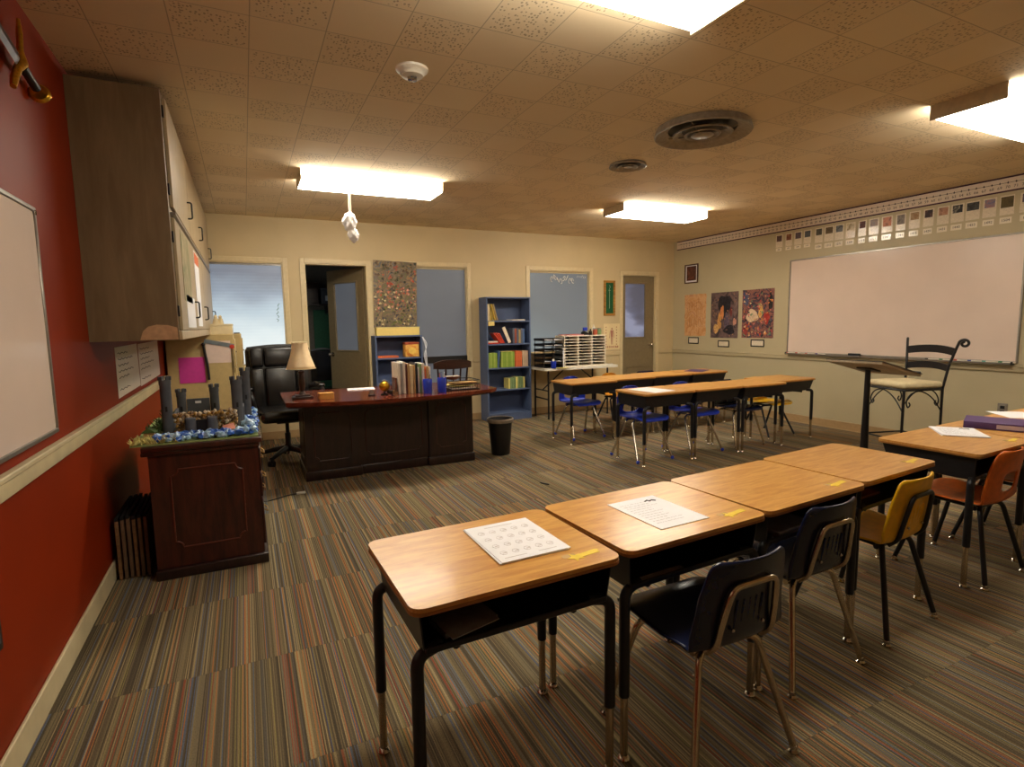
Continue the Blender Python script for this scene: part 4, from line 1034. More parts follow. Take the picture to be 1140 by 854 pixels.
# third shelf
for k in range(5): book(BX0+.03+k*.026, yb, .7455, .022, .17, .205+.004*(k % 2), 'b_lime' if k % 2 else 'b_green', '%s green textbook from the left on the third shelf' % nth[k], G3)
book(BX0+.165, yb+.01, .7455+.004, .02, .16, .235, 'b_blue', 'light blue book between the two green sets', G3, .10); M['b_blue'] = M['b_blue']
for k in range(8): book(BX0+.222+k*.0255, yb, .7455, .022, .17, .215, 'b_green' if k % 3 else 'b_lime', '%s green textbook right of the light blue book' % nth[k], G3)
book(BX0+.222, yb+.01, .7455+.216, .006, .14, .17, 'b_yel', 'thin yellow booklet lying on top of the right green set', G3, 0, True)
for k in range(4): book(BX0+.434+k*.027, yb-.004, .7455, .024, .17, .225 if k < 3 else .215, 'b_orange', '%s orange textbook from the left on the third shelf' % nth[k], G3)
for k in range(3): book(BX0+.55+k*.03, yb, .7455, .026, .16, .222, 'b_beige', '%s beige book at the right end of the third shelf' % nth[k], G3)
for k in range(9): book(BX0+.33+k*.029, yb+.01, .4405, .024, .16, .165-.012*abs(k-5)*.3, 'b_sage' if k % 4 else 'b_yel', '%s muted green book from the left on the fourth shelf' % nth[k], G4)
# low bookcase
t = thing('decorated_tin', 'orange and yellow decorated box on the top shelf of the low bookcase', 'box', (1.93, 6.99, .9455))
m = MB(); m.rbox(-.09, .09, -.07, .07, 0, .16, .006, 2); m.build('tin_body', painting('orange_tin_print', [(190,84,30),(226,150,60),(236,190,90),(200,100,40)], 16, 1, 4), t)
m = MB(); m.rbox(-.093, .093, -.073, .073, .1605, .19, .006, 2); m.build('lid', M['b_rust'], t); m = MB(); m.prism([(.05*math.cos(a), .045*math.sin(a)) for a in [2*PI*q/16 for q in range(16)]], 0, .001, Matrix.Translation((0, -.071, .08)) @ Matrix.Rotation(PI/2, 4, 'X')); m.build('label_oval', plain('label_yellow', (238,200,96), .5), t)
book(1.49, 6.92, .9455, .022, .17, .26, 'b_orange', 'orange book lying flat on the low bookcase shelf beside the decorated box', 'books on the low bookcase', 0, True)
t = thing('card_strip', 'long pale yellow card box lying along the top of the low bookcase', 'box', (1.755, 6.955, 1.2255))
m = MB(); m.rbox(-.275, .275, -.045, .045, 0, .092, .003, 1); m.build('box_body', plain('pale_yellow_card', (240,214,128), .6, var=.02), t); m = MB(); m.rbox(-.278, .278, -.048, .048, .093, .105, .002, 1); m.build('lid', plain('pale_yellow_lid', (240,218,140), .6), t)
m = MB()
for k in range(3): m.tube(catmull([(2.055+.004*k, 6.885, 1.20), (2.085+.012*k, 6.87, 1.10), (2.10-.015*k, 6.865, .95), (2.11+.01*k, 6.87, .70)], 16), .004, 5)
(m.build('white_cord', M['paper'], low_case))

# ================================================================== FOLDING TABLE WITH SORTERS
t = thing('folding_table', 'white plastic folding table against the back wall right of the bookcase', 'table', (0,0,0))
TX0, TX1, TY0, TY1, TZ = 3.66, 4.90, 6.52, 7.13, .728
m = MB(); m.prism(rrect(TX1-TX0, TY1-TY0, .06, 5, (TX0+TX1)/2, (TY0+TY1)/2), TZ-.032, TZ); m.build('tabletop', M['white'], t)
for xx, s in ((TX0+.12, 1), (TX1-.12, -1)):
    for yy in (TY0+.13, TY1-.09):
        m = MB(); m.tube([(xx, yy, TZ-.033), (xx, yy, .012)], .013, 10); lg = m.build('leg', M['blackmetal'], t)
        m = MB(); m.cyl((xx, yy, 0), (xx, yy, .018), .017); m.build('foot_cap', M['blackplastic'], lg)
    m = MB(); m.cyl((xx, TY0+.13, .28), (xx, TY1-.09, .28), .010); m.build('stretcher', M['blackmetal'], t)
    m = MB(); m.cyl((xx, (TY0+TY1)/2, .40), (xx+s*.38, (TY0+TY1)/2, TZ-.034), .009); m.cyl((xx, TY0+.13, .40), (xx, TY1-.09, .40), .009); m.build('brace', M['blackmetal'], t)
t = thing('paper_sorter', 'white paper sorter with thirty slots on the folding table', 'organizer', (4.37, 6.74, TZ))
W, DP, HH = .70, .26, .44; M['sorter'] = plain('white_melamine', (228,218,198), .5, var=.02)
m = MB()
for x_ in (-W/2, W/2-.014): m.rbox(x_, x_+.014, -DP/2, DP/2, 0, HH, .001, 1)
m.rbox(-W/2+.014, W/2-.014, -DP/2, DP/2, 0, .014, .001, 1); m.rbox(-W/2+.014, W/2-.014, -DP/2, DP/2, HH-.014, HH, .001, 1); m.build('cabinet_frame', M['sorter'], t)
m = MB(); m.box(-W/2+.014, W/2-.014, DP/2-.008, DP/2-.002, .014, HH-.014); m.build('back_panel', plain('shade_darkened_hardboard', (44,32,26), .8), t)  # back panel colour darkened to paint in the shade inside the slots
cw = (W-.028-.028)/3
for k in (1, 2): m = MB(); xx = -W/2+.014+k*cw+(k-1)*.014; m.rbox(xx, xx+.014, -DP/2, DP/2-.008, .0145, HH-.0145, .001, 1); m.build('divider', M['sorter'], t)
for c_ in range(3):
    xx = -W/2+.014+c_*(cw+.014)
    for k in range(1, 10):
        z = .014+k*(HH-.028)/10; m = MB(); m.box(xx+.0005, xx+cw-.0005, -DP/2, DP/2-.009, z-.004, z+.004); m.build('slot_shelf', M['sorter'], t)
t0 = TZ+HH
t = thing('paper_folder', 'red folder lying on top of the paper sorter', 'folder', (4.20, 6.72, t0+.0005))
m = MB(); m.box(-.15, .15, -.11, .11, 0, .003); m.build('cover', M['b_red'], t); m = MB(); m.box(-.145, .145, -.105, .105, .0031, .012); m.build('sheets', M['paper'], t); m = MB(); m.box(-.15, .15, -.11, .11, .0121, .015); m.build('cover', M['b_red'], t)
t = thing('tape_dispenser', 'small blue and black desk gadget on top of the paper sorter', 'dispenser', (4.44, 6.72, t0+.0005))
m = MB(); m.prism([(-.06,0),(.06,0),(.055,.03),(.02,.035),(-.03,.06),(-.06,.04)], -.02, .02, Matrix.Rotation(PI/2, 4, 'X')); m.build('dispenser_body', M['blackplastic'], t)
m = MB(); m.rbox(-.04, .03, -.015, .015, .062, .11, .005, 2); m.build('blue_block', M['blue'], t)
for k, (xx, c, lab) in enumerate([(.60, 'b_sage', 'glass jar of small supplies at the right end of the sorter top'), (.53, 'b_rust', 'glass jar of reddish supplies on the sorter, second from the right')]):
    t = thing('supply_jar', lab, 'jar', (4.08+xx, 6.72, t0+.0005), 0, 'supply jars on the sorter')
    m = MB(); m.lathe([(.001,0),(.032,0),(.034,.01),(.034,.07),(.030,.08),(.001,.08)], 18, None, False); m.build('jar_body', M[c], t)
    m = MB(); m.lathe([(.001,.0805),(.031,.0805),(.031,.096),(.001,.096)], 18, None, False); m.build('lid', M['alu'], t)
t = thing('ink_bottle', 'small black bottle on the right of the sorter top', 'bottle', (4.53, 6.72, t0+.0005)); m = MB(); m.lathe([(.001,0),(.024,0),(.025,.05),(.012,.065),(.001,.066)], 16, None, False); m.build('bottle_body', M['blackplastic'], t); m = MB(); m.cyl((0,0,.0665), (0,0,.085), .012); m.build('cap', M['blackplastic'], t)
t = thing('glue_bottle', 'white glue bottle with a pointed tip on the sorter', 'bottle', (4.625, 6.78, t0+.0005)); m = MB(); m.lathe([(.001,0),(.028,0),(.03,.09),(.012,.115),(.001,.116)], 16, None, False); m.build('bottle_body', M['white'], t); m = MB(); m.lathe([(.012,.1165),(.004,.15),(.001,.151)], 12, None, False); m.build('pointed_tip', M['white'], t)
# letter trays
for s_, (xx, lab, nt) in enumerate(((3.77, 'left stack of black letter trays on the folding table', 6), (3.922, 'right stack of black letter trays beside the paper sorter', 6))):
    t = thing('letter_tray_stack', lab, 'tray', (xx, 6.76, TZ), 0, 'black letter trays')
    for k in range(nt):
        z = .004+k*.074
        m = MB(); m.rbox(-.072, .072, -.15, .15, z, z+.004, .001, 1)
        for sx in (-1, 1): m.rbox(sx*.072-.003, sx*.072+.003, -.15, .15, z, z+.035, .001, 1)
        m.rbox(-.069, .069, .147, .15, z, z+.035, .001, 1)
        m.rbox(-.069, .069, -.15, -.147, z, z+.010, .001, 1)
        tr = m.build('tray', M['blackplastic'], t)
        if k in (1, 3, 4, 5): m = MB(); m.box(-.064, .064, -.145, .14, z+.0045, z+.010+.004*(k % 3)); m.build('papers', M['paper'] if k != 2 else M['b_red'], tr)
        if k < nt-1:
            for sx in (-1, 1):
                for sy in (-1, 1):
                    m = MB(); m.cyl((sx*.066, sy*.14, z+.005), (sx*.066, sy*.14, z+.0735), .005, seg=6); m.build('post', M['blackplastic'], t)
t = thing('blue_cup', 'blue cup with white items in front of the letter trays', 'cup', (3.80, 6.54, TZ)); m = MB(); m.lathe([(.001,0),(.034,0),(.040,.10),(.037,.10),(.032,.006),(.001,.006)], 20, None, False); m.build('cup_body', M['blue'], t); m = MB(); m.rbox(-.016, .014, -.01, .012, .02, .13, .004, 1); m.build('white_tissue', M['white'], t)
t = thing('paper_folder', 'yellow folder lying in front of the letter trays', 'folder', (3.93, 6.53, TZ+.0005)); m = MB(); m.box(-.08, .08, -.05, .05, 0, .003); m.build('cover', M['b_yel'], t)
t = thing('white_binder', 'thin white binder standing at the left side of the paper sorter', 'binder', (4.0135, 6.62, TZ+.0005)); m = MB(); m.rbox(-.012, .004, 0, .2, 0, .27, .002, 1); m.build('cover', M['paper'], t)

# ================================================================== CHAIRS OF THE ADULTS
def office_chair(x, y, rz):
    t = thing('office_chair', 'black padded leather executive chair behind the teacher desk', 'chair', (x, y, 0), rz)
    for k in range(5):
        a = 2*PI*k/5+.25; c_, s_ = math.cos(a), math.sin(a)
        m = MB(); m.tube([(.03*c_, .03*s_, .125), (.15*c_, .15*s_, .11), (.30*c_, .30*s_, .075)], [.030, .025, .018], 10); arm = m.build('base_arm', M['blackplastic'], t)
        m = MB()
        for q in (-1, 1):
            e = Vector((-s_, c_, 0))*.018*q; m.cyl(Vector((.30*c_, .30*s_, .03))+e-Vector((-s_, c_, 0))*.008, Vector((.30*c_, .30*s_, .03))+e+Vector((-s_, c_, 0))*.008, .03, seg=14)
        m.cyl((.30*c_, .30*s_, .03), (.30*c_, .30*s_, .075), .008); m.build('caster', M['blackplastic'], arm)
    m = MB(); m.lathe([(.034,.09),(.034,.16),(.028,.17),(.028,.28),(.018,.285),(.018,.41)], 16); m.build('gas_column', M['blackplastic'], t)
    m = MB(); m.rbox(-.11, .11, -.12, .12, .395, .43, .01, 2); m.cyl((.1, .02, .41), (.24, .04, .40), .006); m.build('tilt_mechanism', M['blackmetal'], t)
    m = MB(); m.rbox(-.265, .265, -.30, .24, .43, .545, .05, 4); m.build('seat_cushion', M['leather'], t)
    T = Matrix.Translation((0, .25, .46)) @ Matrix.Rotation(-.12, 4, 'X')
    m = MB(); m.rbox(-.32, .32, .0, .09, .02, .70, .045, 4, T)
    pts = [(-.30+.6*q/12, .70+.022*math.sin(PI*q/12)) for q in range(13)]
    m.prism([(-.30, .66)]+pts+[(.30, .66)], -.075, -.015, T @ Matrix.Rotation(PI/2, 4, 'X'), False)
    bk = m.build('backrest', M['leather'], t)
    for a, b in ((-.285, -.155), (-.150, .150), (.155, .285)):
        m = MB(); m.rbox(a, b, -.035, .02, .06, .475, .026, 4, T); m.build('back_cushion', M['leather'], bk)
        m = MB(); m.rbox(a, b, -.050, .02, .485, .690, .03, 4, T); m.build('head_cushion', M['leather'], bk)
    for s in (-1, 1):
        m = MB(); m.tube(catmull([(s*.30, .27, .72), (s*.335, .10, .735), (s*.335, -.12, .725), (s*.325, -.22, .68), (s*.30, -.18, .56), (s*.255, -.05, .47)], 24), .024, 10); ar = m.build('armrest', M['blackplastic'], t)
        m = MB(); m.rbox(s*.335-.032, s*.335+.032, -.14, .12, .742, .775, .015, 3); m.build('arm_pad', M['leather'], ar)
    return t
office_chair(.335, 5.98, R_(4))

t = thing('windsor_chair', 'dark wooden spindle back chair between the teacher desk and the grey window', 'chair', (2.10, 6.16, 0), R_(6))
m = MB(); m.prism(rrect(.44, .42, .09), .43, .465); m.build('seat', M['darkwood'], t)
for sx in (-1, 1):
    for sy in (-1, 1): m = MB(); m.tube([(sx*.15, sy*.14, .43), (sx*.19, sy*.18, .2), (sx*.215, sy*.20, 0)], [.014, .019, .012], 10); m.build('leg', M['darkwood'], t)
m = MB(); m.cyl((-.19, 0, .18), (.19, 0, .18), .01); m.cyl((-.197, -.19, .18), (-.197, .19, .18), .01); m.cyl((.197, -.19, .18), (.197, .19, .18), .01); m.build('stretcher', M['darkwood'], t)
for k in range(5): x = -.15+.075*k; m = MB(); m.tube([(x, -.18, .46), (x*1.15, -.20-.02*(1-(x/.16)**2), .66), (x*1.25, -.215-.02*(1-(x/.16)**2), .855)], .011, 8); m.build('spindle', M['darkwood'], t)
m = MB()
N_ = 14
for i in range(N_):
    pass
vs = []; 
for i in range(N_+1):
    u = -1+2*i/N_; x = .235*u; y = -.215-.03*(1-u*u); zt = .955-.035*abs(u)**3; zb = .845+.01*u*u
    vs += [(x, y-.011, zb), (x, y+.011, zb), (x, y+.011, zt), (x, y-.011, zt)]
fs = []
for i in range(N_):
    a = i*4
    for q in range(4): fs.append((a+q, a+(q+1) % 4, a+4+(q+1) % 4, a+4+q))
fs += [(3,2,1,0), (N_*4, N_*4+1, N_*4+2, N_*4+3)]
m.add(vs, fs, None, True); m.build('crest_rail', M['darkwood'], t)

t = thing('mesh_office_chair', 'black office chair with a grey rimmed back in the store room doorway', 'chair', (1.06, 8.0, 0), R_(200))
for k in range(5):
    a = 2*PI*k/5; m = MB(); m.tube([(0, 0, .1), (.28*math.cos(a), .28*math.sin(a), .06)], .018, 8); m.ball((.28*math.cos(a), .28*math.sin(a), .03), .03); m.build('base_arm', M['blackplastic'], t)
m = MB(); m.cyl((0,0,.1), (0,0,.44), .022); m.build('gas_column', M['blackmetal'], t); m = MB(); m.rbox(-.23, .23, -.22, .22, .44, .50, .025, 3); m.build('seat_cushion', M['leather'], t)
m = MB(); m.rbox(-.20, .20, -.26, -.235, .58, 1.02, .012, 3); bk = m.build('backrest', M['leather'], t)
m = MB(); m.tube(fillet([(-.2, -.245, .6), (-.215, -.245, 1.0), (0, -.255, 1.05), (.215, -.245, 1.0), (.2, -.245, .6)], .09, 6), .012, 8); m.build('back_rim', M['castle'], bk)

# ================================================================== STOOL, LECTERN, BIN
t = thing('bar_stool', 'wrought iron bar stool with curled back posts and a cream cushion by the whiteboard', 'stool', (5.50, 2.98, 0), R_(73))
# local: front +y
def spiral(c, r, a0, turns, s=1, n=26, plane='yz', sgn=1):
    out = []
    for k in range(n+1):
        u = k/n; rr = r*(1-.72*u); a = a0+s*u*turns*2*PI
        out.append(Vector((c[0], c[1]+rr*math.cos(a), c[2]+rr*math.sin(a))) if plane == 'yz' else Vector((c[0]+rr*math.cos(a), c[1], c[2]+rr*math.sin(a))))
    return out
SZ = .70
m = MB(); m.tube([(x, y, SZ) for x, y in rrect(.40, .40, .03)], .011, 8, True); m.build('seat_frame', M['iron'], t)
m = MB(); m.rbox(-.205, .205, -.205, .205, SZ+.008, SZ+.068, .028, 4)
cu = m.build('seat_cushion', M['cushion'], t)
m = MB()
for sx in (-1, 1): m.tube([(sx*.17, -.19, SZ), (sx*.18, -.205, SZ-.05), (sx*.17, -.20, SZ-.16)], .004, 5)
m.build('cushion_tie', M['cushion'], cu)
for sx in (-1, 1):
    dd = Vector((sx*.707, -.707, 0)); cc = Vector((sx*.262, -.262, 1.11))+dd*.04; sp_ = [cc+dd*(-.040*(1-.72*u/26)*math.cos(2.6*PI*u/26))+Vector((0,0,1))*(.040*(1-.72*u/26)*math.sin(2.6*PI*u/26)) for u in range(27)]
    m = MB(); m.tube([Vector((sx*.20, -.20, 0))]+[Vector((sx*.20, -.197, .3)), Vector((sx*.198, -.197, SZ)), Vector((sx*.218, -.222, .9)), Vector((sx*.248, -.250, 1.05))]+sp_, .011, 8); m.build('back_post', M['iron'], t)
    m = MB(); m.tube([(sx*.197, .197, SZ), (sx*.20, .20, .35), (sx*.215, .215, 0)], .011, 8); m.build('front_leg', M['iron'], t)
for z0, z1 in ((.855, .915), (1.0, 1.07)):
    m = MB(); vs = []; fs = []; N_ = 12
    for i in range(N_+1):
        u = -1+2*i/N_; x = (.218 if z0 < .9 else .240)*u; y = (-.222 if z0 < .9 else -.244)-.03*(1-u*u); dz = .022*(1-u*u)
        vs += [(x, y-.005, z0+dz), (x, y+.005, z0+dz), (x, y+.005, z1+dz), (x, y-.005, z1+dz)]
    for i in range(N_):
        a = i*4
        for q in range(4): fs.append((a+q, a+(q+1) % 4, a+4+(q+1) % 4, a+4+q))
    fs += [(3,2,1,0), (N_*4, N_*4+1, N_*4+2, N_*4+3)]; m.add(vs, fs, None, True); m.build('back_slat', M['iron'], t)
for k in range(4):
    Rz = Matrix.Rotation(k*PI/2, 4, 'Z')
    pts = [Rz @ Vector(p) for p in [(-.197, .197, .50), (-.10, .197, .62), (.02, .197, .685), (.12, .197, .665), (.165, .197, .60), (.150, .197, .545), (.128, .197, .565), (.140, .197, .59)]]
    m = MB(); m.tube(catmull(pts, 30), .006, 6); m.build('scroll_brace', M['iron'], t)
m = MB(); q = .197; m.tube([(x, y, .24) for x, y in rrect(2*q+.01, 2*q+.01, .02)], .008, 8, True); m.build('foot_ring', M['iron'], t)
for sx in (-1, 1):
    for sy in (-1, 1): m = MB(); m.ball((sx*q*1.02, sy*q*1.02, .24), .015); m.build('ring_joint', M['iron'], t)

t = thing('lectern', 'dark lectern with a tilted square top on one thick tapered post', 'lectern', (4.29, 2.59, 0))
T = Matrix.Translation((.0, -.035, .972)) @ Matrix.Rotation(math.radians(13), 4, 'Y')
m = MB(); m.rbox(-.25, .25, -.21, .21, -.009, .009, .004, 2, T); tp = m.build('tilted_top', wood('lectern_beige_board', (206,188,160), (186,166,138), .5), t)
m = MB(); m.prism([(x, y) for x, y in rrect(.512, .432, .008)], .0095, .013, T); m.build('dark_laminate', M['blackplastic'], tp)
m = MB(); m.rbox(.25, .262, -.2, .2, -.006, .03, .003, 1, T); m.build('paper_stop', M['blackmetal'], tp)
m = MB(); m.rbox(-.06, .06, -.03, .09, -.022, -.0095, .004, 1, T); m.build('mounting_plate', M['blackmetal'], t)
m = MB(); m.lathe([(.019, .955), (.022, .7), (.029, .3), (.033, .04)], 18); m.build('post', M['iron'], t)
m = MB(); m.lathe([(.001, 0), (.21, 0), (.215, .012), (.19, .03), (.06, .045), (.001, .046)], 30, None, False); m.build('round_base', M['iron'], t)

t = thing('waste_bin', 'black plastic waste bin on the carpet at the right end of the teacher desk', 'bin', (2.335, 5.13, 0))
m = MB(); m.lathe([(.001, 0), (.092, 0), (.096, .008), (.124, .345), (.132, .352), (.136, .366), (.128, .372), (.120, .352), (.090, .012), (.001, .012)], 30, None, False); m.build('bin_body', M['blackplastic'], t)
m = MB(); m.lathe([(.137, .34), (.141, .346), (.140, .374), (.132, .380), (.126, .376)], 30, None, False); m.build('bin_rim', M['vent'], t)

# ================================================================== THINGS ON THE TEACHER DESK
Z = DT
t = thing('table_lamp', 'table lamp with a pleated cream bell shade on the left end of the teacher desk', 'lamp', (.425, 5.10, Z))
m = MB(); m.rbox(-.085, .085, -.06, .06, 0, .02, .005, 2); m.rbox(-.062, .062, -.045, .045, .02, .034, .004, 2); m.build('base', M['darkwood'], t)
m = MB(); m.lathe([(.03,.034),(.026,.05),(.018,.06),(.022,.09),(.027,.13),(.023,.18),(.019,.215),(.028,.225),(.028,.235),(.012,.245),(.010,.30)], 16); m.build('column', M['darkwood'], t)
m = MB(); vs = []; fs = []; prof = [(.122,.262),(.116,.285),(.100,.33),(.083,.38),(.072,.43),(.066,.475),(.064,.49)]; SG = 64
for r, z in prof:
    for k in range(SG): a = 2*PI*k/SG; rr = r*(1-.045*abs(math.cos(4*a))**3); vs.append((rr*math.cos(a), rr*math.sin(a), z))
for j in range(len(prof)-1):
    for k in range(SG): fs.append((j*SG+k, j*SG+(k+1) % SG, (j+1)*SG+(k+1) % SG, (j+1)*SG+k))
m.add(vs, fs, None, True); so = m.build('lamp_shade', M['shade'], t); sm_ = so.modifiers.new('thickness', 'SOLIDIFY'); sm_.thickness = .0015
m = MB()
for r, z in ((.122, .262), (.066, .49)): m.tube([(r*math.cos(2*PI*k/32), r*math.sin(2*PI*k/32), z) for k in range(32)], .003, 6, True)
m.build('shade_trim', M['cushion'], so)
t = thing('wooden_box', 'small light wooden box beside the lamp base', 'box', (.60, 4.93, Z+.0005), R_(6))
m = MB(); m.rbox(-.06, .06, -.04, .04, 0, .045, .003, 1); m.build('box_body', M['oak'], t); m = MB(); m.rbox(-.062, .062, -.042, .042, .0455, .056, .003, 1); m.build('lid', M['oak'], t)
m = MB(); m.box(-.13, .13, -.09, .09, 0, .006); o = single('paper_stack', m, M['paper'], 'white sheet lying near the middle of the teacher desk', 'paper', (1.0, 5.50, Z+.0005), R_(-8))
t = thing('small_clock', 'small dark metal trinket beside the white sheet on the teacher desk', 'trinket', (.99, 4.93, Z+.0005)); m = MB(); m.rbox(-.03, .03, -.015, .015, 0, .012, .003, 1); m.build('base', M['blackmetal'], t); m = MB(); m.lathe([(.001,-.006),(.02,-.006),(.02,.006),(.001,.006)], 16, Matrix.Translation((0,0,.033)) @ Matrix.Rotation(PI/2, 4, 'X'), False); m.build('disc', M['alu'], t)
t = thing('desk_globe', 'small golden globe on a dark stand on the teacher desk', 'globe', (1.105, 4.93, Z+.0005))
m = MB(); m.lathe([(.001,0),(.035,0),(.034,.008),(.010,.014),(.008,.03),(.001,.03)], 18, None, False); m.build('stand', M['blackmetal'], t); m = MB(); m.ball((0,0,.078), .047, 20); m.build('sphere', M['gold'], t)
m = MB(); m.tube([(.054*math.cos(a), 0, .078+.054*math.sin(a)) for a in [PI*(-.5+1.1*q/16) for q in range(17)]], .004, 6); m.build('meridian_arm', M['alu'], t)
t = thing('spyglass', 'short black tube with a silver rim lying beside the golden globe', 'spyglass', (1.172, 4.845, Z+.0275)); m = MB(); m.cyl((0, -.04, .0), (-.03, .07, .0), .026, .018, 18); m.build('barrel', M['blackplastic'], t); m = MB(); m.cyl((.0015, -.047, .0), (0, -.0405, 0), .0272, .0272, 18); m.build('silver_rim', M['chrome'], t)
# files standing in a row
GF = 'books and folders standing on the teacher desk'
t = thing('bookend', 'dark red wooden bookend left of the row of folders', 'bookend', (1.195, 4.885, Z)); m = MB(); m.rbox(0, .016, 0, .13, 0, .15, .003, 1); m.build('upright', M['b_brown'] if 'b_brown' in M else plain('cover_brown', BC['b_brown'], .4), t); m = MB(); m.rbox(0.0165, .024, .01, .12, 0, .003, .001, 1); m.build('foot_plate', M['blackmetal'], t)
x = 1.225
for k, (c, w_, hh, dd, lab) in enumerate([('b_ivory', .022, .285, .23, 'tall white folder at the left end of the desk row'), ('b_grey', .018, .28, .23, 'grey folder, second in the desk row'), ('b_ivory', .022, .29, .22, 'white binder, third in the desk row'), ('b_brown', .014, .27, .22, 'dark brown book in the desk row'), ('b_kraft', .020, .275, .22, 'kraft brown folder left of centre in the desk row'), ('b_cream', .026, .26, .2, 'cream book in the middle of the desk row'), ('b_kraft', .018, .255, .2, 'second kraft folder in the desk row'), ('b_black', .018, .275, .22, 'black binder in the desk row'), ('b_ivory', .012, .235, .2, 'thin white book right of the black binder'), ('b_sage', .018, .265, .22, 'grey-green folder in the desk row'), ('b_ivory', .024, .27, .22, 'white folder right of the grey-green one'), ('b_orange', .012, .23, .2, 'thin orange book near the right end of the desk row'), ('b_kraft', .022, .24, .2, 'kraft folder at the right end of the desk row'), ('b_ivory', .016, .235, .22, 'last white folder at the right end of the desk row')]):
    book(x, 4.90, Z+.0005, w_, dd, hh, c, lab, GF); x += w_+.0035
def cup(x, y, r, h, lab, things_):
    t = thing('blue_cup', lab, 'cup', (x, y, Z+.0005), 0, 'blue cups on the teacher desk')
    m = MB(); m.lathe([(.001,0),(r*.88,0),(r*.9,.006),(r,h-.002),(r*.97,h),(r*.92,h-.004),(r*.82,.008),(.001,.008)], 22, None, False); m.build('cup_body', M['blue'], t)
    for k in range(things_):
        a = k*2.1; tt = thing('pen', ['pencil standing in the left blue cup', 'red pen standing in the right blue cup', 'white pen standing in the right blue cup', 'purple pen standing in the right blue cup'][k if things_ > 1 else 0], 'pen', (x, y, Z+.0005), 0, 'pens in the blue cups')
        m = MB(); m.cyl((.010*math.cos(a), .010*math.sin(a), .010), (.026*math.cos(a), .026*math.sin(a), h+.03+.008*k), .0035, seg=8); m.build('barrel', M[['b_kraft', 'm_red', 'm_purple', 'paper'][k % 4]], tt)
        m = MB(); m.ball((.0262*math.cos(a), .0262*math.sin(a), h+.034+.008*k), .0042, 8); m.build('cap', M['blackplastic'], tt)
cup(1.475, 4.825, .042, .13, 'left blue cup in front of the row of folders', 1)
cup(1.615, 4.83, .042, .135, 'right blue cup holding pens between the folders and the wire tray', 4)
t = thing('wire_tray', 'black wire paper tray at the right end of the teacher desk', 'tray', (1.835, 4.99, Z+.0005))
m = MB(); W2, D2, H2 = .17, .13, .095
for z in (.004, .05, .09): m.tube([(x, y, z) for x, y in rrect(2*W2, 2*D2, .01, 3)], .0035, 6, True)
for k in range(15):
    xx = -W2+2*W2*k/14
    for yy in (-D2, D2): m.cyl((xx, yy, .004), (xx, yy, .05 if yy < 0 else .09), .0015, seg=5)
for k in range(11):
    yy = -D2+2*D2*k/10
    for xx in (-W2, W2): m.cyl((xx, yy, .004), (xx, yy, .09), .0015, seg=5)
    m.cyl((-W2, yy, .004), (W2, yy, .004), .0015, seg=5)
m.build('wire_basket', M['blackmetal'], t)
for k, (c, dx, dy, lab) in enumerate([('b_ivory', 0, 0, 'white papers at the bottom of the wire tray'), ('b_yel', -.01, .01, 'yellow paper in the wire tray'), ('b_kraft', .02, .01, 'kraft envelope on top in the wire tray')]):
    m = MB(); m.box(-.12, .12, -.09, .09, 0, .010); o = single('paper_stack', m, M[c], lab, 'paper', (1.86+dx, 4.99+dy, Z+.008+k*.022+.001), 0, 'papers in the wire tray'); 
    if k: o.rotation_euler = (0, 0, .04*k); o.location.z += .004
t = thing('bowl', 'small brown oval dish resting over the left of the wire tray papers', 'bowl', (1.765, 4.955, Z+.098))
m = MB(); m.lathe([(.001,0),(.04,0),(.075,.022),(.078,.03),(.072,.03),(.038,.006),(.001,.006)], 24, Matrix.Scale(.7, 4, (0,1,0)), False); m.build('dish', M['b_brown'] if 'b_brown' in M else M['darkwood'], t)
m = MB(); m.box(-.07, .06, -.03, .03, .0305, .036); m.build('paper_on_dish', M['b_ivory'], t)

# ================================================================== CASTLE MODEL
t = thing('castle_model', 'grey card castle model with tall round towers, blue crumpled moat and stones', 'model', (-.20, 3.80, CT+.0005))
m = MB(); m.prism([(-.375,-.40),(.235,-.40),(.235,.62),(-.375,.62)], 0, .008); m.build('base_board', plain('green_poster_board', (142,158,96), .7), t)
def tower(x, y, r, h, cren=True):
    m = MB(); m.lathe([(r*1.02, .010), (r, .02), (r, h-.03), (r*1.08, h-.025), (r*1.08, h), (r*.86, h), (r*.86, h-.05), (.001, h-.05)], 20, Matrix.Translation((x, y, 0)), False); tw = m.build('tower', M['castle'], t)
    for k in range(6):
        a = 2*PI*k/6; m = MB(); m.rbox(-.006, .006, -r*.26, r*.26, h+.0005, h+.022, .001, 1, Matrix.Translation((x+r*.97*math.cos(a), y+r*.97*math.sin(a), 0)) @ Matrix.Rotation(a, 4, 'Z')); m.build('battlement', M['castle'], tw)
    m = MB(); m.rbox(-.006, .006, -r*1.03, -r*.98, h*.45, h*.45+.03, .001, 1, Matrix.Translation((x, y, 0))); m.build('arrow_slit', M['blackplastic'], tw)
for x, y, r, h in ((-.225, -.14, .028, .325), (-.185, .22, .026, .215), (.0, .22, .026, .235), (.135, -.07, .030, .30), (.185, .17, .027, .335)): tower(x, y, r, h)
m = MB(); m.rbox(-.157, -.028, .213, .228, .01, .170, .002, 1); m.build('castle_wall', M['castle'], t)
m = MB(); m.rbox(.028, .157, .205, .22, .01, .085, .002, 1); m.build('castle_wall', M['castle'], t)
m = MB(); m.rbox(-.215, -.20, -.11, .19, .01, .12, .002, 1); m.build('castle_wall', M['castle'], t)
m = MB(); m.rbox(.155, .17, -.04, .14, .01, .13, .002, 1); m.build('castle_wall', M['castle'], t)
m = MB(); m.rbox(-.110, -.076, .205, .2125, .140, .155, .001, 1); m.build('wall_plaque', M['paper'], t)
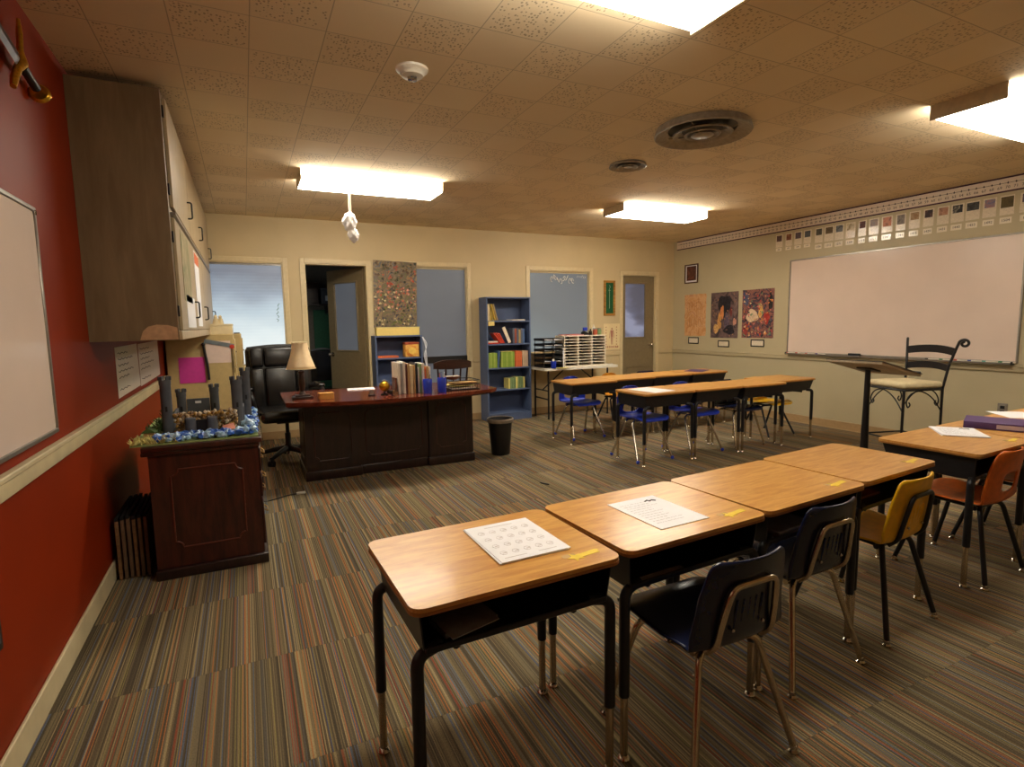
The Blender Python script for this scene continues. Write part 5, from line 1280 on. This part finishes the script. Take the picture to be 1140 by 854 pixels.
# gatehouse
for s in (-1, 1): m = MB(); m.lathe([(.028,.01),(.028,.100),(.024,.105),(.001,.105)], 16, Matrix.Translation((-.055+s*.055, -.19, 0)), False); m.build('gate_tower', M['castle'], t)
m = MB(); m.box(-.082, -.028, -.19, -.182, .012, .09); m.build('gate', M['blackplastic'], t)
m = MB(); m.box(-.075, -.035, -.30, -.20, .018, .022); m.build('drawbridge', M['cork'], t)
st_m = [plain('pebble_tan', (176,148,108), .8, var=.2, scale=60), plain('pebble_brown', (120,92,62), .8, var=.2, scale=60), plain('pebble_pale', (206,190,166), .8, var=.15, scale=60), plain('pebble_ochre', (170,130,60), .8, var=.15)]
for j, mt in enumerate(st_m):
    m = MB()
    for k in range(170):
        a = rnd.random()
        x, y = rnd.uniform(-.19, .125), rnd.uniform(-.155, -.08)
        z = rnd.uniform(.016, .125)
        r = rnd.uniform(.009, .016)
        bmx = bmesh.new(); bmesh.ops.create_icosphere(bmx, subdivisions=1, radius=r*.8)
        for v in bmx.verts: v.co *= rnd.uniform(.75, 1.25)
        m.frombm(bmx, Matrix.Translation((x, y, z)), False)
    o = m.build('stone_heap', mt, t); o['kind'] = 'stuff'
M['moat1'] = plain('blue_crumpled_paper', (50,100,190), .35, var=.3, scale=50); M['moat2'] = plain('pale_blue_crumpled_paper', (160,196,226), .3, var=.2, scale=50)
for j, mt in enumerate((M['moat1'], M['moat2'])):
    m = MB()
    for k in range(140):
        if rnd.random() < .6: x, y = rnd.uniform(-.27, .225), rnd.uniform(-.385, -.24)
        else: x, y = rnd.uniform(.165, .23), rnd.uniform(-.36, .5)
        r = rnd.uniform(.010, .020)
        bmx = bmesh.new(); bmesh.ops.create_icosphere(bmx, subdivisions=1, radius=r)
        for v in bmx.verts: v.co = Vector((v.co.x*rnd.uniform(.6, 1.7), v.co.y*rnd.uniform(.6, 1.6), v.co.z*rnd.uniform(.5, 1.3)))
        m.frombm(bmx, Matrix.Translation((x, y, .008+r*.8+(rnd.uniform(0, .03) if x > .15 else rnd.uniform(0, .012)))), False)
    o = m.build('crumpled_moat', mt, t); o['kind'] = 'stuff'
# wood and thatch at the left
gr = [plain('moss_green', (72,92,44), .9, var=.3), plain('dry_grass', (206,198,128), .9, var=.2)]
m = MB()
for k in range(130):
    c = rnd.choice([(-.26, -.10, .06), (-.24, -.04, .09), (-.30, -.16, .04), (-.22, .05, .07)])
    a, b = rnd.uniform(0, 2*PI), rnd.uniform(-.2, 1.2); L_ = rnd.uniform(.02, .055); p = Vector(c)+Vector((rnd.uniform(-.03, .03), rnd.uniform(-.03, .03), rnd.uniform(-.03, .03))); q = p+Vector((math.cos(a)*math.cos(b), math.sin(a)*math.cos(b), math.sin(b)))*L_
    m.cyl(p, q, .006, .001, 5)
m.build('mossy_trees', gr[0], t)['kind'] = 'stuff'
m = MB()
for k in range(260):
    p = Vector((rnd.uniform(-.372, -.16), rnd.uniform(-.40, -.26), .01)); a = rnd.uniform(0, 2*PI); m.cyl(p, p+Vector((math.cos(a)*.02, math.sin(a)*.02-.004, rnd.uniform(.008, .035))), .004, .0015, 5)
m.build('dry_grass', gr[1], t)['kind'] = 'stuff'
m = MB(); m.rbox(-.33, -.28, -.27, -.22, .009, .05, .002, 1); hut = m.build('hut', M['cork'], t)
m = MB(); m.prism([(-.036,0),(.036,0),(0,.028)], -.034, .034, Matrix.Translation((-.305, -.245, .0505)) @ Matrix.Rotation(PI/2, 4, 'X')); m.build('hut_roof', gr[0], hut)
m = MB(); m.add([(.06,-.25,.02),(.12,-.24,.03),(.11,-.19,.055),(.05,-.20,.045),(.06,-.25,.022),(.12,-.24,.032),(.11,-.19,.057),(.05,-.20,.047)], [(0,1,2,3),(7,6,5,4),(0,4,5,1),(1,5,6,2),(2,6,7,3),(3,7,4,0)]); m.build('red_white_banner', plain('salmon_paper', (226,150,130), .7), t)
# pulp: foil hanging over the front right corner of the board
m = MB()
for k in range(26):
    y = -.39+.03*k; m.add([(.2355, y, .010), (.2355, y+.026, .010), (.2545, y+.026, .002), (.2545, y, .002), (.258+.004*math.sin(k*2), y+.024, -.02-.03*abs(math.sin(k*1.7))), (.257, y+.002, -.015-.02*abs(math.sin(k*2.3)))], [(0,1,2,3),(3,2,4,5)])
m.build('foil_fringe', M['chrome'], t)

# pink sheet etc. behind the castle
t = thing('hanging_paper', 'bright pink sheet of paper on the filing cabinet behind the castle', 'paper'); M['pink'] = plain('bright_pink_paper', (206,60,150), .6, var=.03)
m = MB(); m.box(-.60, -.375, 6.2765, 6.279, .815, 1.07); m.build('sheet', M['pink'], t)
t = thing('notice_sheet', 'pinkish white notice on the filing cabinet with a grey ruler across its top', 'paper'); m = MB(); m.box(-.355, -.135, 6.2765, 6.279, 1.005, 1.225); m.build('sheet', plain('pinkish_paper', (222,200,186), .6, var=.02), t)
t = thing('steel_ruler', 'grey steel ruler stuck slanting across the notice on the filing cabinet', 'ruler'); T = Matrix.Translation((-.235, 6.272, 1.20)) @ Matrix.Rotation(.22, 4, 'Y'); m = MB(); m.box(-.135, .135, -.001, .001, -.02, .02, T); m.build('blade', plain('grey_steel', (130,140,146), .35, metal=.4), t)
t = thing('black_strap', 'black strap hanging at the left side of the notice', 'strap'); m = MB(); m.tube(catmull([(-.375, 6.26, 1.19), (-.365, 6.262, 1.10), (-.35, 6.262, .98), (-.345, 6.262, .84)], 14), .012, 8); m.build('strap', M['blackplastic'], t); m = MB(); m.ball((-.375, 6.262, 1.195), .018); m.build('loop', M['blackplastic'], t)
t = thing('red_magnet', 'round red magnet with two black cords at the right of the notice', 'magnet'); m = MB(); m.lathe([(.001,0),(.022,0),(.022,.010),(.001,.012)], 18, Matrix.Translation((-.122, 6.2795, 1.165)) @ Matrix.Rotation(PI/2, 4, 'X'), False); m.build('magnet', M['m_red'], t)
m = MB(); m.tube([(-.13, 6.272, 1.145), (-.126, 6.272, .86)], .003, 5); m.tube([(-.114, 6.272, 1.145), (-.112, 6.272, .90)], .003, 5); m.build('cords', M['blackplastic'], t)
t = thing('storage_box', 'cream flat box on top of the filing cabinet under the cupboard', 'box', (-.27, 6.45, 1.2905)); m = MB(); m.rbox(-.16, .165, -.12, .12, 0, .085, .004, 1); m.build('box_body', M['rail'], t); m = MB(); m.rbox(-.163, .168, -.123, .123, .0855, .105, .004, 1); m.build('lid', M['rail'], t)
t = thing('figurine', 'small cream figurine on the flat box against the bright window', 'figurine', (-.235, 6.45, 1.3965)); m = MB(); m.lathe([(.001,0),(.035,0),(.030,.02),(.024,.05),(.016,.06),(.001,.062)], 16, Matrix.Translation((-.02,0,0)), False); m.ball((-.022, 0, .072), .018, 12, 1.2); m.lathe([(.001,0),(.028,0),(.024,.03),(.018,.055),(.001,.06)], 16, Matrix.Translation((.022,0,0)), False); m.ball((.02, 0, .07), .016, 12, 1.2); m.build('figure', M['cushion'], t)
t = thing('tape_measure', 'small dark gadget lying on the further filing cabinet', 'gadget', (-.075, 6.80, 1.2905)); m = MB(); m.rbox(-.03, .03, -.02, .02, 0, .012, .003, 1); m.build('gadget_body', M['blackplastic'], t)

# papers taped to the cupboard doors
for k, (y0, y1, z0, z1, c, lab) in enumerate([(3.80, 4.35, 1.52, 1.93, 'greenp', 'green and tan map sheet on the near lower cupboard door'), (3.90, 4.5, 1.36, 1.56, 'paper', 'white sheet below the map sheet on the cupboard door'), (4.75, 5.2, 1.37, 1.93, 'paper', 'long white sheet with an orange heading on the second cupboard door')]):
    if c == 'greenp' and c not in M: M[c] = painting('map_print', [(120,130,90),(170,160,120),(200,190,160)], 7, 1, 4)
    t = thing('door_paper', lab, 'paper', (0,0,0), 0, 'papers on the cupboard doors'); m = MB(); m.box(UX+.0185, UX+.0205, y0, y1, z0, z1); m.build('sheet', M[c], t)
    if k == 2: m = MB(); m.box(UX+.0206, UX+.0215, y0+.02, y1-.02, z1-.09, z1-.01); m.build('orange_heading', M['b_orange'], t)

# carpet tiles leaning left of the credenza
M['tile_side'] = plain('brown_carpet_backing', (112,84,58), .9, var=.12); M['tile_top'] = plain('black_felt', (14,12,14), .9)
for k in range(6):
    t = thing('carpet_tile', '%s spare board from the left, standing on edge beside the credenza' % nth[k], 'board', (-.692+.026*k, 3.50, .001), 0, 'spare boards beside the credenza')
    m = MB(); m.rbox(0, .016, 0, .46, 0, .325+.004*(k % 3), .002, 1); m.build('board', M['tile_side'] if k % 3 else wood('spare_board_wood', (150,110,70), (110,76,46), .6), t); m = MB(); m.box(.0005, .0155, .002, .458, .3305+.004*(k % 3)-.004+.0005, .345+.004*(k % 3)); m.build('dark_edge', M['tile_top'], t)

# ================================================================== PAPERS ON THE PUPILS' DESKS
dz = DZ+.0006
def sheets(x, y, rz, w, d, n, mat, lab, name='worksheet', marks=0, grp=None):
    t = thing(name, lab, 'paper', (x, y, dz), rz, grp)
    for k in range(n):
        m = MB(); a = rnd.uniform(-.02, .02)*(1 if k < n-1 else 0); m.box(-w/2, w/2, -d/2, d/2, k*.0022, k*.0022+.0016, Matrix.Rotation(a, 4, 'Z') @ Matrix.Translation((rnd.uniform(-.003, .003), 0, 0))); m.build('sheet', mat, t)
    zt = (n-1)*.0022+.0017
    if marks == 1:
        m = MB()
        for r in range(4):
            for c_ in range(5):
                cx, cy = -w/2+.035+c_*(w-.07)/4, d/2-.065-r*.054
                m.tube([(cx+.011*math.cos(q*PI/3), cy+.013*math.sin(q*PI/3), zt) for q in range(6)], .0007, 4, True); m.box(cx-.003, cx+.008, cy-.003, cy+.002, zt, zt+.0003)
        m.box(-.05, .05, d/2-.028, d/2-.024, zt, zt+.0003); m.box(-.09, -.02, -d/2+.022, -d/2+.025, zt, zt+.0003); m.box(.02, .08, -d/2+.022, -d/2+.025, zt, zt+.0003)
        m.build('printed_shapes', plain('pale_grey_ink', (208,202,202), .7), t)['kind'] = 'stuff'
    if marks == 2:
        m = MB()
        for r in range(11):
            L_ = rnd.uniform(.45, .85)*(w-.05); x0 = -w/2+.025; y_ = d/2-.045-r*.019; q = x0
            while q < x0+L_:
                e = q+rnd.uniform(.006, .02); m.box(q, min(e, x0+L_), y_, y_+.0022, zt, zt+.0003); q = e+.004
        m.build('printed_text', plain('grey_ink', (184,180,182), .7), t)['kind'] = 'stuff'
        m = MB(); m.tube([(.03, .095, zt), (.045, .103, zt), (.05, .09, zt), (.062, .098, zt), (.075, .086, zt)], .0035, 5); m.build('black_doodle', M['ink'], t)
    return t
sheets(.712, 1.475, R_(1), .225, .285, 3, M['paper'], 'stack of worksheets with printed shapes on the nearest desk', marks=1)
sheets(1.268, 1.47, R_(2), .216, .28, 1, M['paper'], 'single typed sheet with a black doodle on the second desk of the front row', marks=2)
sheets(3.665, 1.685, R_(-50), .215, .28, 3, M['paper'], 'white papers fanned on the desk with the orange chair', marks=2)
sheets(4.63, 1.80, R_(-40), .215, .28, 1, M['paper'], 'cream sheet on the right row desk beyond the purple binder')
sheets(3.53, 4.19, R_(8), .28, .36, 1, M['paper'], 'bright white sheet on the left desk of the middle row')
t = thing('paper_folder', 'purple folder lying on the right end desk of the back row', 'folder', (5.40, 5.50, dz), R_(30)); m = MB(); m.box(-.16, .16, -.12, .12, 0, .004); m.build('cover', M['purple'], t)
t = thing('ring_binder', 'thick purple binder with a pale spine label on the right row desk', 'binder', (4.035, 1.66, dz), R_(-68))
m = MB(); m.rbox(-.15, .15, -.13, .13, 0, .004, .001, 1); m.rbox(-.15, .15, -.13, .13, .036, .040, .001, 1); m.rbox(-.15, .15, -.134, -.13, 0, .040, .001, 1); m.build('cover', M['purple'], t)
m = MB(); m.box(-.14, .14, -.125, .12, .0045, .0355); m.build('pages', M['paper'], t); m = MB(); m.box(.0, .13, -.1352, -.1345, .008, .032); m.build('spine_label', plain('pale_violet_label', (190,176,196), .5), t)
# things in the book boxes
t = thing('crumpled_folder', 'grey translucent folder sticking out of the nearest desk', 'folder', (.465, 1.315, .5565), R_(9)); M['film'] = plain('grey_plastic_film', (140,142,146), .3, var=.15)
m = MB(); m.add([(-.07,-.10,.030),(.06,-.11,.045),(.08,.05,.02),(-.06,.06,.02),(-.07,-.10,.032),(.06,-.11,.047),(.08,.05,.022),(-.06,.06,.022)], [(0,1,2,3),(7,6,5,4),(0,4,5,1),(1,5,6,2),(2,6,7,3),(3,7,4,0)]); m.box(-.06, .10, -.04, .06, .0, .012); m.build('folder_sheet', M['film'], t)
t = thing('pencil_box_tray', 'pale strip of card at the front of the second desk book box', 'card', (1.13, 1.285, .556), R_(3)); m = MB(); m.rbox(-.10, .10, -.012, .02, 0, .006, .002, 1); m.build('strip', M['film'], t)
t = thing('paper_stack', 'dim grey notebook inside the third desk book box', 'notebook', (1.83, 1.40, .5555), R_(4)); m = MB(); m.rbox(-.12, .10, -.07, .10, 0, .02, .002, 1); m.build('notebook', M['film'], t)
t = thing('paper_stack', 'reddish book inside the last front desk book box', 'book', (2.45, 1.47, .5555), R_(4)); m = MB(); m.rbox(-.12, .10, -.02, .10, 0, .012, .002, 1); m.build('cover', M['b_brown'], t)
m = MB(); m.rbox(-.045, .045, -.006, .006, 0, .009, .003, 1); single('dropped_pen', m, M['blackplastic'], 'small black pen lying on the carpet in the middle of the room', 'pen', (2.2, 3.95, .001), R_(-65))
